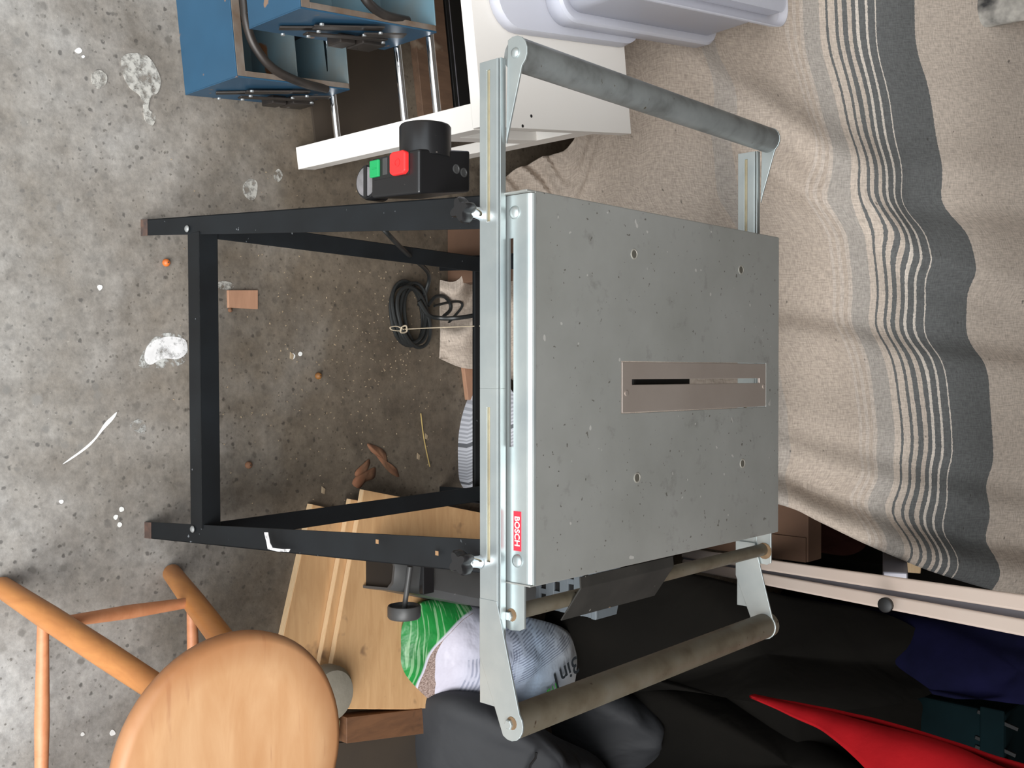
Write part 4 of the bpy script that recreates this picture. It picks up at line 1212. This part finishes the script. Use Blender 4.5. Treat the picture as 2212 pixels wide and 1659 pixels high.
def fold(a, b):
    """height of the folds (metres, towards the viewer's side) at fabric point a, b"""
    h = 0.0
    d = b - lin(F1, a)
    if a > 1350:
        k = min(1, (a - 1350) / 250.0)
        h += k * 0.042 * math.exp(-(d / (120.0 if d < 0 else 34.0)) ** 2)
    d = b - lin(F0, a)
    h += 0.020 * math.exp(-(d / 60.0) ** 2) - 0.018 * math.exp(-((d - 70) / 45.0) ** 2)
    d = b - lin(F2, a)
    h += 0.016 * math.exp(-(d / (70.0 if d > 0 else 30.0)) ** 2) - 0.012 * math.exp(-((d + 55) / 40.0) ** 2)
    d = b - lin(F3, a)
    h += -0.012 * math.exp(-(d / 34.0) ** 2) + 0.010 * math.exp(-((d - 60) / 45.0) ** 2)
    d = b - lin(F4, a)
    h += -0.036 * math.exp(-(d / (40.0 if d < 0 else 26.0)) ** 2) + 0.024 * math.exp(-((d - 60) / 42.0) ** 2)
    # gathers beside the cabinet
    if a < 1330:
        k = max(0.0, 1 - abs(a - 1150) / 170.0) * max(0.0, 1 - abs(b - 385) / 150.0)
        h += 0.022 * k * math.sin((b - 0.9 * (a - 1100)) * 0.095)
    h += 0.010 * noise.noise(Vector((a * 0.006, b * 0.005, 2.0)))
    return h


NU, NV = 120, 10
ctrl = [[Vector(p[:3]) for p in r[1]] for r in ROWS]
cb_ = [[p[3] for p in r[1]] for r in ROWS]
ca_ = [r[0] for r in ROWS]
rows_v = []
for i in range(len(ROWS)):
    line = catmull(ctrl[i], 15)
    bl = []
    for k in range(8):
        for s in range(15):
            bl.append(cb_[i][k] + (cb_[i][k + 1] - cb_[i][k]) * s / 15.0)
    bl.append(cb_[i][8])
    rows_v.append((line, bl))
NR = 121
grid = []
for j in range(NR):
    colm = catmull([rows_v[i][0][j] for i in range(len(ROWS))], 8)
    out = []
    for idx, p in enumerate(colm):
        i = min(idx // 8, len(ROWS) - 2)
        t = idx / 8.0 - i
        a = ca_[i] + (ca_[i + 1] - ca_[i]) * t
        b = rows_v[i][1][j] + (rows_v[i + 1][1][j] - rows_v[i][1][j]) * t
        fade = min(1.0, max(0.0, (a - 950) / 120.0))
        q = p + Vector((0, -0.62, 0.78)) * fold(a, b) * fade
        q.z = max(q.z, 0.004)
        out.append((q, a, b))
    grid.append(out)
# turn the right-hand hem under
for (dx, dy, dz) in ((-0.006, 0.030, -0.012), (-0.06, 0.055, -0.02), (-0.14, 0.06, -0.02)):
    out = []
    for (q, a, b) in grid[NR - 1]:
        k = min(1.0, max(0.0, (a - 950) / 300.0))
        out.append((Vector((q.x + dx * k, q.y + dy * k, max(q.z + dz * k, 0.004))), a, b + 20))
    grid.append(out)
nv = len(grid[0])
V, FA, UV = [], [], []
for colm in grid:
    for (q, a, b) in colm:
        V.append(tuple(q))
        UV.append(((a - lin(SHIFT, b)) / 2500.0, b / 2500.0))
for j in range(len(grid) - 1):
    for i in range(nv - 1):
        FA.append((j * nv + i, (j + 1) * nv + i, (j + 1) * nv + i + 1, j * nv + i + 1))
bk = finish('linen_blanket', V, FA, M_BLANKET, smooth=True, angle=80, uv=UV, label='large beige linen blanket with dark grey stripes draped behind the table', cat='blanket')
s = bk.modifiers.new('thick', 'SOLIDIFY')
s.thickness = 0.003
# ------------------------------------------------------------------ things behind the table
cbx = thing('cardboard_box', (-0.29, 1.69, 0), 'low brown cardboard box behind the left table legs', 'box')
MB().box((-0.375, 1.655, 0.0), (-0.205, 1.70, 0.165)).build('carton', M_CARD2, cbx, bevel=0.002)
MB().box((-0.375, 1.66, 0.165), (-0.205, 1.695, 0.168)).build('flap', M_CARD2, cbx)
q4 = [(-0.0409, 1.693, 0.012), (-0.0509, 1.786, 0.012), (0.062, 1.786, 0.012), (0.0628, 1.711, 0.012)]
MB().prism([(p[0], p[1], 0.0) for p in q4], (0, 0, 0.012)).build('wood_block', M_OFFCUT, bevel=0.001, label='flat reddish board on the floor behind the rear table rail', cat='board')


def print_sack_mat():
    m, nt, b = newmat('printed_paper_sack')
    tc = N(nt, 'ShaderNodeTexCoord')
    mp = N(nt, 'ShaderNodeMapping')
    mp.inputs['Rotation'].default_value = (0, 0, -0.25)
    L(nt, tc.outputs['UV'], mp.inputs[0])
    sp = N(nt, 'ShaderNodeSeparateXYZ')
    L(nt, mp.outputs[0], sp.inputs[0])
    fr = math_(nt, 'FRACT', math_(nt, 'MULTIPLY', sp.outputs[0], 38.0))
    ln = ramp(nt, fr, [(0.0, g(1)), (0.48, g(1)), (0.52, g(0))])
    fr2 = math_(nt, 'FRACT', math_(nt, 'ADD', math_(nt, 'MULTIPLY', sp.outputs[0], 3.0), 0.35))
    bd = ramp(nt, fr2, [(0.0, g(1)), (0.09, g(1)), (0.10, g(0))])
    gap = ramp(nt, fr2, [(0.10, g(0)), (0.16, g(1)), (0.95, g(1)), (0.97, g(0))])
    col = mix(nt, math_(nt, 'MULTIPLY', math_(nt, 'MULTIPLY', ln, gap), 0.5), (0.60, 0.61, 0.66), (0.16, 0.17, 0.20))
    col = mix(nt, bd, col, (0.13, 0.135, 0.15))
    L(nt, col, b.inputs['Base Color'])
    b.inputs['Roughness'].default_value = 0.6
    return m


heap('paper_sack', [(0.0065, 1.752, 0.03), (0.0797, 1.709, 0.03), (0.1436, 1.69, 0.03), (0.2077, 1.688, 0.03), (0.2564, 1.694, 0.03), (0.2826, 1.72, 0.04), (0.2708, 1.74, 0.13), (0.162, 1.742, 0.15), (0.0465, 1.74, 0.13)], 0.03, print_sack_mat(), wr=0.008, wf=18, label='white paper sack with rows of fine print behind the rear table rail', cat='sack')

# dark hood with a wheel beside the right leg
HD = thing('dust_hood', (0.44, 1.5, 0.048), 'dark grey plastic dust hood with a round black knob beside the right leg', 'dust hood')
hp = [(0.320, 0.048), (0.320, 0.140), (0.328, 0.156), (0.345, 0.164), (0.385, 0.158), (0.402, 0.140), (0.410, 0.048), (0.404, 0.048), (0.397, 0.136), (0.382, 0.151), (0.345, 0.157), (0.332, 0.150), (0.326, 0.138), (0.326, 0.048)]
hm = MB()
n_ = len(hp)
for (y, dx, sc) in ((1.368, 0.042, 0.88), (1.385, 0.043, 0.97), (1.42, 0.050, 1.0), (1.60, 0.105, 1.0), (1.78, 0.15, 1.0)):
    hm.v += [(0.365 + (x - 0.365) * sc + dx, y, 0.048 + (z - 0.048) * sc) for x, z in hp]
for i in range(4):
    for k in range(n_):
        a, b = i * n_ + k, i * n_ + (k + 1) % n_
        hm.f.append((a, b, b + n_, a + n_))
hm.f += [tuple(range(n_)), tuple(range(5 * n_ - 1, 4 * n_ - 1, -1))]
hd = hm.build('hood', M_GREYPL, HD, smooth=True, angle=35)
MB().prism([(0.365 + (x - 0.365) * 0.9 + 0.042, 1.376, 0.048 + (z - 0.048) * 0.9) for x, z in hp[:7]], (0, 0.003, 0)).build('end_cap', M_DARKIN, HD)
MB().box((0.385, 1.425, 0.158), (0.452, 1.455, 0.172)).build('bracket', M_KNOB, HD, bevel=0.002)
wc = (0.4792, 1.392, 0.15)
MB().tube([(0.39, wc[1] + 0.0, 0.168), (wc[0], wc[1], 0.150)], 0.0055, 12).build('axle', M_GREYPL, HD, smooth=True)
MB().lathe([(0.004, -0.002), (0.028, -0.002), (0.030, -0.008), (0.0325, -0.008), (0.034, -0.005), (0.034, 0.014), (0.031, 0.018), (0.004, 0.018)], (wc[0], wc[1], wc[2]), 'x', 32).build('knob', M_GREYPL, HD, smooth=True, label='round dark grey knob')


# green and white litter bag
def bag_mat(c, r):
    m, nt, b = newmat('printed_plastic_bag')
    tc = N(nt, 'ShaderNodeTexCoord')
    uv = tc.outputs['UV']
    d = N(nt, 'ShaderNodeVectorMath', operation='DISTANCE')
    L(nt, uv, d.inputs[0])
    d.inputs[1].default_value = (c[0], c[1], 0)
    sp = N(nt, 'ShaderNodeSeparateXYZ')
    L(nt, uv, sp.inputs[0])
    x, y = sp.outputs[0], sp.outputs[1]
    dist = d.outputs['Value']
    mp = N(nt, 'ShaderNodeMapping')
    L(nt, uv, mp.inputs[0])
    green = ramp(nt, noise_tex(nt, mp.outputs[0], 14, 3), [(0.3, (0.006, 0.125, 0.022)), (0.7, (0.012, 0.215, 0.040))])
    # pale print lines on the green
    ms = N(nt, 'ShaderNodeMapping'); ms.inputs['Scale'].default_value = (9, 150, 1)
    L(nt, uv, ms.inputs[0])
    pr = ramp(nt, noise_tex(nt, ms.outputs[0], 1.0, 1), [(0.55, g(0)), (0.60, g(0.5))])
    green = mix(nt, pr, green, (0.32, 0.50, 0.30))
    lil = ramp(nt, math_(nt, 'MULTIPLY', math_(nt, 'SUBTRACT', y, c[1] - 0.2), 1.6), [(0.2, (0.50, 0.48, 0.56)), (0.6, (0.40, 0.50, 0.64)), (0.9, (0.50, 0.50, 0.50))])
    # dark print lines on the white: two text blocks set at right angles
    def lines(co, per, dens, ma, mb):
        fr_ = math_(nt, 'FRACT', math_(nt, 'MULTIPLY', co, per))
        l_ = ramp(nt, fr_, [(0.0, g(1)), (dens, g(1)), (dens + 0.06, g(0))])
        return math_(nt, 'MULTIPLY', l_, math_(nt, 'MULTIPLY', ma, mb))
    brk = ramp(nt, noise_tex(nt, mp.outputs[0], 26, 1), [(0.40, g(0.25)), (0.46, g(1))])
    k1 = math_(nt, 'MULTIPLY', math_(nt, 'GREATER_THAN', x, c[0] - 0.035), math_(nt, 'MULTIPLY', math_(nt, 'GREATER_THAN', y, c[1] - 0.05), math_(nt, 'LESS_THAN', y, c[1] + 0.10)))
    lil = mix(nt, math_(nt, 'MULTIPLY', lines(y, 105.0, 0.45, k1, brk), 0.55), lil, (0.16, 0.18, 0.26))
    xs_ = math_(nt, 'ADD', x, math_(nt, 'MULTIPLY', y, 0.22))
    k2 = math_(nt, 'MULTIPLY', math_(nt, 'GREATER_THAN', y, c[1] + 0.08), math_(nt, 'LESS_THAN', xs_, c[0] + 0.22 * (c[1] + 0.2) + 0.03))
    lil = mix(nt, math_(nt, 'MULTIPLY', lines(xs_, 150.0, 0.42, k2, brk), 0.6), lil, (0.06, 0.075, 0.14))
    inside = ramp(nt, math_(nt, 'MULTIPLY', dist, 1.0), [(r - 0.002, g(1)), (r, g(0))])
    far = ramp(nt, math_(nt, 'SUBTRACT', y, 0.0), [(0.0, g(0)), (1.0, g(1))])
    beyond = math_(nt, 'GREATER_THAN', y, c[1])
    white = math_(nt, 'MAXIMUM', inside, beyond)
    col = mix(nt, white, green, lil)
    # brown band and white rim along the circle, lower side only
    taper = math_(nt, 'MULTIPLY', math_(nt, 'SUBTRACT', x, c[0] - 0.085), 0.30, False)
    taper = math_(nt, 'MINIMUM', math_(nt, 'MAXIMUM', taper, 0.0), 0.030)
    inner = math_(nt, 'SUBTRACT', r - 0.006, taper)
    band = math_(nt, 'MULTIPLY', math_(nt, 'GREATER_THAN', dist, inner), math_(nt, 'LESS_THAN', dist, r - 0.005))
    band = math_(nt, 'MULTIPLY', band, math_(nt, 'LESS_THAN', y, c[1] - 0.01))
    br = ramp(nt, noise_tex(nt, mp.outputs[0], 300, 2), [(0.35, (0.13, 0.085, 0.07)), (0.65, (0.36, 0.28, 0.25))])
    col = mix(nt, band, col, br)
    L(nt, col, b.inputs['Base Color'])
    b.inputs['Roughness'].default_value = 0.35
    bump(nt, b, noise_tex(nt, mp.outputs[0], 22, 3), 0.35, 0.012)
    return m


gc = (0.665, 1.645, 0.13)
GB = heap('litter_bag', [(0.5915, 1.47, 0.05), (0.5348, 1.469, 0.06), (0.4963, 1.517, 0.07), (0.5069, 1.605, 0.08), (0.546, 1.716, 0.08), (0.5854, 1.848, 0.09), (0.6386, 1.977, 0.09), (0.7167, 2.034, 0.09), (0.7893, 2.035, 0.08), (0.8105, 1.939, 0.07), (0.8058, 1.799, 0.06), (0.79, 1.671, 0.05), (0.7414, 1.577, 0.05), (0.6733, 1.501, 0.05), (0.6319, 1.472, 0.05)], 0.075, bag_mat(gc, 0.135), base_z=0.048, rings=16, wr=0.010, wf=14, n=5, power=2.0, label='green and white printed plastic litter bag lying on the plywood', cat='bag')
uvl = GB.data.uv_layers[0].data
for lp in GB.data.loops:
    co = GB.data.vertices[lp.vertex_index].co
    uvl[lp.index].uv = (co.x + GB.location.x, co.y + GB.location.y)
M_INK = plain('black_print', (0.02, 0.025, 0.03), 0.6)
M_GINK = plain('green_print', (0.05, 0.35, 0.06), 0.6)


def on_bag(px, s, size, mat, bold):
    """lettering lying on the bag's upper side, reading towards the door"""
    best = max((v_.co.z + GB.location.z for v_ in GB.data.vertices if (Vector((v_.co.x + GB.location.x, v_.co.y + GB.location.y)) - Vector(px[:2])).length < 0.07))
    t = text('lettering', s, size, frame((px[0], px[1], best + 0.002), (0.35, -1, 0), (1, 0.35, 0)), mat, GB, bold)
    return t


on_bag((0.7215, 1.916, 0.13), '3in1', 0.06, M_INK, 0.0006)
on_bag((0.7517, 1.87, 0.13), 'Tra', 0.03, M_GINK, 0.0005)

GC = thing('slatted_crate', (0.52, 1.99, 0), 'pale grey plastic crate with square openings behind the litter bag', 'crate')
M_GC = plain('pale_grey_plastic', (0.16, 0.18, 0.20), 0.5, 0, c2=(0.13, 0.15, 0.165))
MB().box((0.432, 1.956, 0.0), (0.585, 2.04, 0.19)).build('crate_core', M_DARKIN, GC)
for xx in (0.43, 0.466, 0.502, 0.538, 0.574):
    MB().box((xx, 1.95, 0.0), (xx + 0.013, 1.956, 0.20)).build('upright_rib', M_GC, GC, bevel=0.001)
for zz in (0.0, 0.045, 0.09, 0.135, 0.18):
    MB().box((0.43, 1.948, zz), (0.587, 1.955, zz + 0.026)).build('cross_rib', M_GC, GC, bevel=0.001)
MB().box((0.428, 1.946, 0.19), (0.589, 2.045, 0.205)).build('crate_rim', M_GC, GC, bevel=0.002)

# ------------------------------------------------------------------ dark bags, red cloth and ladder at the side
heap('nylon_jacket', [(0.7829, 1.545, 0.06), (0.7216, 1.542, 0.08), (0.6998, 1.572, 0.1), (0.7098, 1.631, 0.12), (0.7316, 1.676, 0.14), (0.7764, 1.739, 0.16), (0.8527, 1.852, 0.16), (0.9608, 2.027, 0.16), (1.095, 2.091, 0.14), (1.157, 1.922, 0.1), (1.035, 1.646, 0.06), (0.8959, 1.556, 0.05)], 0.16, M_GREYFAB, base_z=0.005, rings=16, wr=0.028, wf=9, n=6, label='charcoal nylon jacket bundled on the floor beside the stool', cat='jacket')
JK = bpy.data.objects['nylon_jacket']
sm = []
for k in range(14):
    t = k / 13.0
    x, y = 0.815 + 0.16 * t, 1.665 - 0.02 * math.sin(t * 3)
    zz = max((v_.co.z + JK.location.z for v_ in JK.data.vertices if (Vector((v_.co.x + JK.location.x, v_.co.y + JK.location.y)) - Vector((x, y))).length < 0.035), default=0.2)
    sm.append((x, y + 0.004 * math.sin(k * 2.1), zz))
MB().tube(sm, 0.003, 6).build('seam', M_KNOB, JK, smooth=True)
heap('grey_cloth_bundle', [(0.8862, 2.013, 0.12), (0.8129, 2.009, 0.16), (0.7987, 2.076, 0.18), (0.8434, 2.184, 0.18), (0.9162, 2.243, 0.16), (1.021, 2.251, 0.14), (1.055, 2.136, 0.12), (0.9689, 2.041, 0.12)], 0.10, M_GREYFAB, base_z=0.0, wr=0.02, wf=12, label='dark grey cloth bundle between the jacket and the black bag', cat='cloth')
heap('black_duffel_bag', [(0.6869, 1.991, 0.08), (0.6258, 1.992, 0.1), (0.5533, 2.027, 0.16), (0.4883, 2.082, 0.26), (0.4845, 2.132, 0.36), (0.5265, 2.235, 0.55), (0.5473, 2.315, 0.74), (0.5994, 2.357, 0.84), (0.6622, 2.394, 0.88), (0.7087, 2.281, 0.86), (0.7334, 2.126, 0.72), (0.7302, 2.049, 0.56), (0.7429, 2.035, 0.36), (0.7842, 2.002, 0.18), (0.7663, 2.001, 0.1)], 0.10, M_BLKFAB, base_z=0.0, rings=16, wr=0.015, wf=4, n=5, label='large black cloth bag heaped behind the right roller', cat='bag')
heap('black_rucksack', [(0.813, 2.134, 0.24), (0.7912, 2.193, 0.28), (0.8076, 2.291, 0.34), (0.8418, 2.336, 0.42), (0.8954, 2.357, 0.56), (0.9698, 2.404, 0.68), (1.085, 2.398, 0.66), (1.064, 2.113, 0.5), (1.056, 2.094, 0.28), (0.9581, 2.163, 0.2)], 0.12, M_BLKFAB, base_z=0.0, rings=14, wr=0.02, wf=5, n=5, label='black cloth bag in front of the red cloth', cat='bag')
# red cloth: two long folds
rc = MB()
lo_ = [(0.6869, 1.95, 0.6177), (0.6977, 1.93, 0.7145), (0.7063, 1.91, 0.8052), (0.7307, 1.88, 0.8858), (0.7544, 1.86, 0.9397), (0.7858, 1.84, 1.016), (0.7796, 1.8, 1.227)]
mi_ = [(0.6883, 1.96, 0.6174), (0.686, 1.95, 0.7245), (0.6833, 1.94, 0.8099), (0.6815, 1.92, 0.9132), (0.6772, 1.9, 1), (0.6808, 1.88, 1.082), (0.6935, 1.84, 1.229)]
md_ = [(0.7076, 2.02, 0.5862), (0.7097, 2.03, 0.6846), (0.7132, 2.04, 0.7635), (0.7176, 2.04, 0.8609), (0.715, 2.02, 0.9549), (0.7173, 2, 1.039), (0.7228, 1.95, 1.198)]
up_ = [(0.7046, 2.02, 0.5907), (0.6931, 2.01, 0.7036), (0.6867, 2, 0.8008), (0.6823, 1.99, 0.8919), (0.6807, 1.97, 0.9815), (0.6804, 1.95, 1.065), (0.6733, 1.9, 1.219)]
rowsr = [catmull(r, 8) for r in (lo_, mi_, md_, up_)]
nr_ = len(rowsr[0])
VV, FF = [], []
fine = []
for k in range(nr_):
    fine.append(catmull([rowsr[i][k] for i in range(4)], 5))
for k in range(nr_):
    for p in fine[k]:
        VV.append(tuple(p + Vector((0, 1, 0.3)) * (0.006 * noise.noise(p * 14))))
nf = len(fine[0])
for k in range(nr_ - 1):
    for i in range(nf - 1):
        FF.append((k * nf + i, (k + 1) * nf + i, (k + 1) * nf + i + 1, k * nf + i + 1))
rd = finish('red_cloth', VV, FF, M_REDFAB, smooth=True, angle=80, label='folded bright red cloth lying across the black bags', cat='cloth')
s = rd.modifiers.new('thick', 'SOLIDIFY')
s.thickness = 0.006

heap('black_cloth_roll', [(0.7656, 2.293, 0.58), (0.7955, 2.5, 0.66), (0.8262, 2.62, 0.71), (0.8863, 2.636, 0.71), (0.9876, 2.642, 0.69), (1.019, 2.502, 0.6), (0.8881, 2.301, 0.54)], 0.015, M_BLKFAB, base_z=0.0, wr=0.01, label='black cloth heap between the red cloth and the teal crate', cat='cloth')
tg = (0.4455, 2.36, 0.7865)
MB().hexa([(tg[0] - 0.012, 2.36, tg[2] - 0.026), (tg[0] + 0.012, 2.36, tg[2] - 0.024), (tg[0] + 0.012, 2.364, tg[2] - 0.024), (tg[0] - 0.012, 2.364, tg[2] - 0.026), (tg[0] - 0.015, 2.36, tg[2] + 0.03), (tg[0] + 0.010, 2.36, tg[2] + 0.028), (tg[0] + 0.010, 2.364, tg[2] + 0.028), (tg[0] - 0.015, 2.364, tg[2] + 0.03)]).build('cream_tag', M_PLYEDGE, label='small cream tag hanging below the blanket beside the ladder rung', cat='tag')
heap('maroon_cloth', [(0.429, 2.6, 0.4288), (0.4056, 2.64, 0.4556), (0.4257, 2.66, 0.525), (0.453, 2.62, 0.5689), (0.476, 2.58, 0.5368), (0.4678, 2.56, 0.4821)], 0.01, M_MAROON, base_z=0.0, wr=0.012, wf=20, label='dull maroon cloth in the shadow behind the blanket hem', cat='cloth')
heap('white_rag', [(-0.834, 2.4, 0.9782), (-0.7803, 2.4, 0.9927), (-0.7672, 2.42, 1.006), (-0.7885, 2.46, 1.022), (-0.8481, 2.46, 1.026), (-0.8711, 2.44, 0.9942)], 0.015, M_RAG, base_z=0.85, wr=0.015, wf=25, label='white rag with a dark patch lying on the far corner of the blanket', cat='rag')
LAD = thing('aluminium_ladder', (0.5175, 2.5, 0.1048), 'aluminium ladder, two parallel rails with warm light in their colour, leaning behind the black bag', 'ladder')
for (p0, p1, w_, mt, nm, back) in (((0.5114, 2.5, 0.0892), (0.3737, 1.8, 1.286), 0.0275, M_ALU, 'rail', 0.0), ((0.5401, 2.48, 0.1025), (0.4113, 1.78, 1.292), 0.0275, M_ALU, 'rail', 0.0), ((0.5251, 2.49, 0.0959), (0.3926, 1.79, 1.289), 0.030, M_RUNGALU, 'rail_web', 0.018)):
    a, b = Vector(p0), Vector(p1)
    d = (b - a).normalized()
    vw = ((a + b) * 0.5 - Vector((0, 0, 1.75))).normalized()
    sd = d.cross(vw).normalized()
    MB().bar(a + vw * back, b + vw * back, w_, 0.022, sd).build(nm, mt, LAD, bevel=0.004, seg=3)
ra, rb_ = Vector((0.3822, 2.45, 0.7158)), Vector((0.4268, 2.14, 0.85))
MB().bar(ra, rb_, 0.050, 0.02, (0, 0.3, 1)).build('rung', M_RUNGALU, LAD, bevel=0.003)
pc = Vector((0.4492, 1.97, 0.9043))
MB().lathe([(0.0145, 0.0), (0.0145, -0.008), (0.012, -0.010)], pc, 'y', 18).build('end_plug', M_DARKIN, LAD, smooth=True)

cb2 = thing('carton', (0.4387, 2.35, 0.5068), 'brown cardboard carton between the blanket and the ladder', 'box')
a, b = (0.4627, 2.35, 0.4304), (0.3323, 2.35, 0.5447)
MB().box((b[0] - 0.25, 2.35, 0.0), (a[0], 2.42, b[2])).build('carton_body', M_CARD2, cb2, bevel=0.002)
MB().box((a[0] - 0.06, 2.345, a[2]), (a[0], 2.35, b[2] - 0.004)).build('flap', M_CARD2, cb2)

navy = heap('navy_sack', [(0.5706, 2.35, 0.8165), (0.5612, 2.4, 0.8958), (0.5723, 2.4, 1.042), (0.6297, 2.4, 1.106), (0.6914, 2.35, 1.084), (0.6946, 2.3, 0.9705), (0.7032, 2.3, 0.8827), (0.6428, 2.3, 0.8264)], 0.08, M_NAVY, base_z=0.0, wr=0.03, wf=9, n=5, label='dark blue plastic sack behind the black bag, under the ladder', cat='sack')
TC = thing('plastic_crate', (1.03, 2.9, 0), 'dark teal plastic crate with slots behind the red cloth', 'crate')
MB().box((0.872, 2.8, 0.0), (1.25, 3.02, 0.86)).build('crate_body', M_TEAL, TC, bevel=0.006)
MB().box((0.862, 2.79, 0.80), (1.26, 2.80, 0.86)).build('crate_rim', M_TEAL, TC, bevel=0.004)
for (x, z) in ((0.8912, 2.798, 0.842)[::2], (0.9593, 2.798, 0.8366)[::2], (0.9831, 2.798, 0.8367)[::2]):
    MB().bar((x - 0.012, 2.798, z - 0.05), (x + 0.012, 2.798, z + 0.05), 0.010, 0.006, (1, 0, 0)).build('slot', M_DARKIN, TC, bevel=0.001)

# black backdrop added to stand in for the shadowed wall and floor
m = MB()
n1 = 60
for k in range(n1 + 1):
    x = 0.45 + 1.8 * k / n1
    y = 3.22 + 0.03 * math.sin(k * 0.9) + 0.02 * math.sin(k * 2.3)
    for z in (0.0, 0.4, 0.8, 1.2, 1.6):
        m.v.append((x, y + 0.02 * math.sin(z * 4 + k * 0.3), z))
for k in range(n1):
    for i in range(4):
        m.f.append((k * 5 + i, (k + 1) * 5 + i, (k + 1) * 5 + i + 1, k * 5 + i + 1))
o = m.build('shade_backdrop', M_BLKFAB, smooth=True, label='added black backdrop for the deep shadow behind the ladder', cat='sheet')
s = o.modifiers.new('thick', 'SOLIDIFY')
s.thickness = 0.004
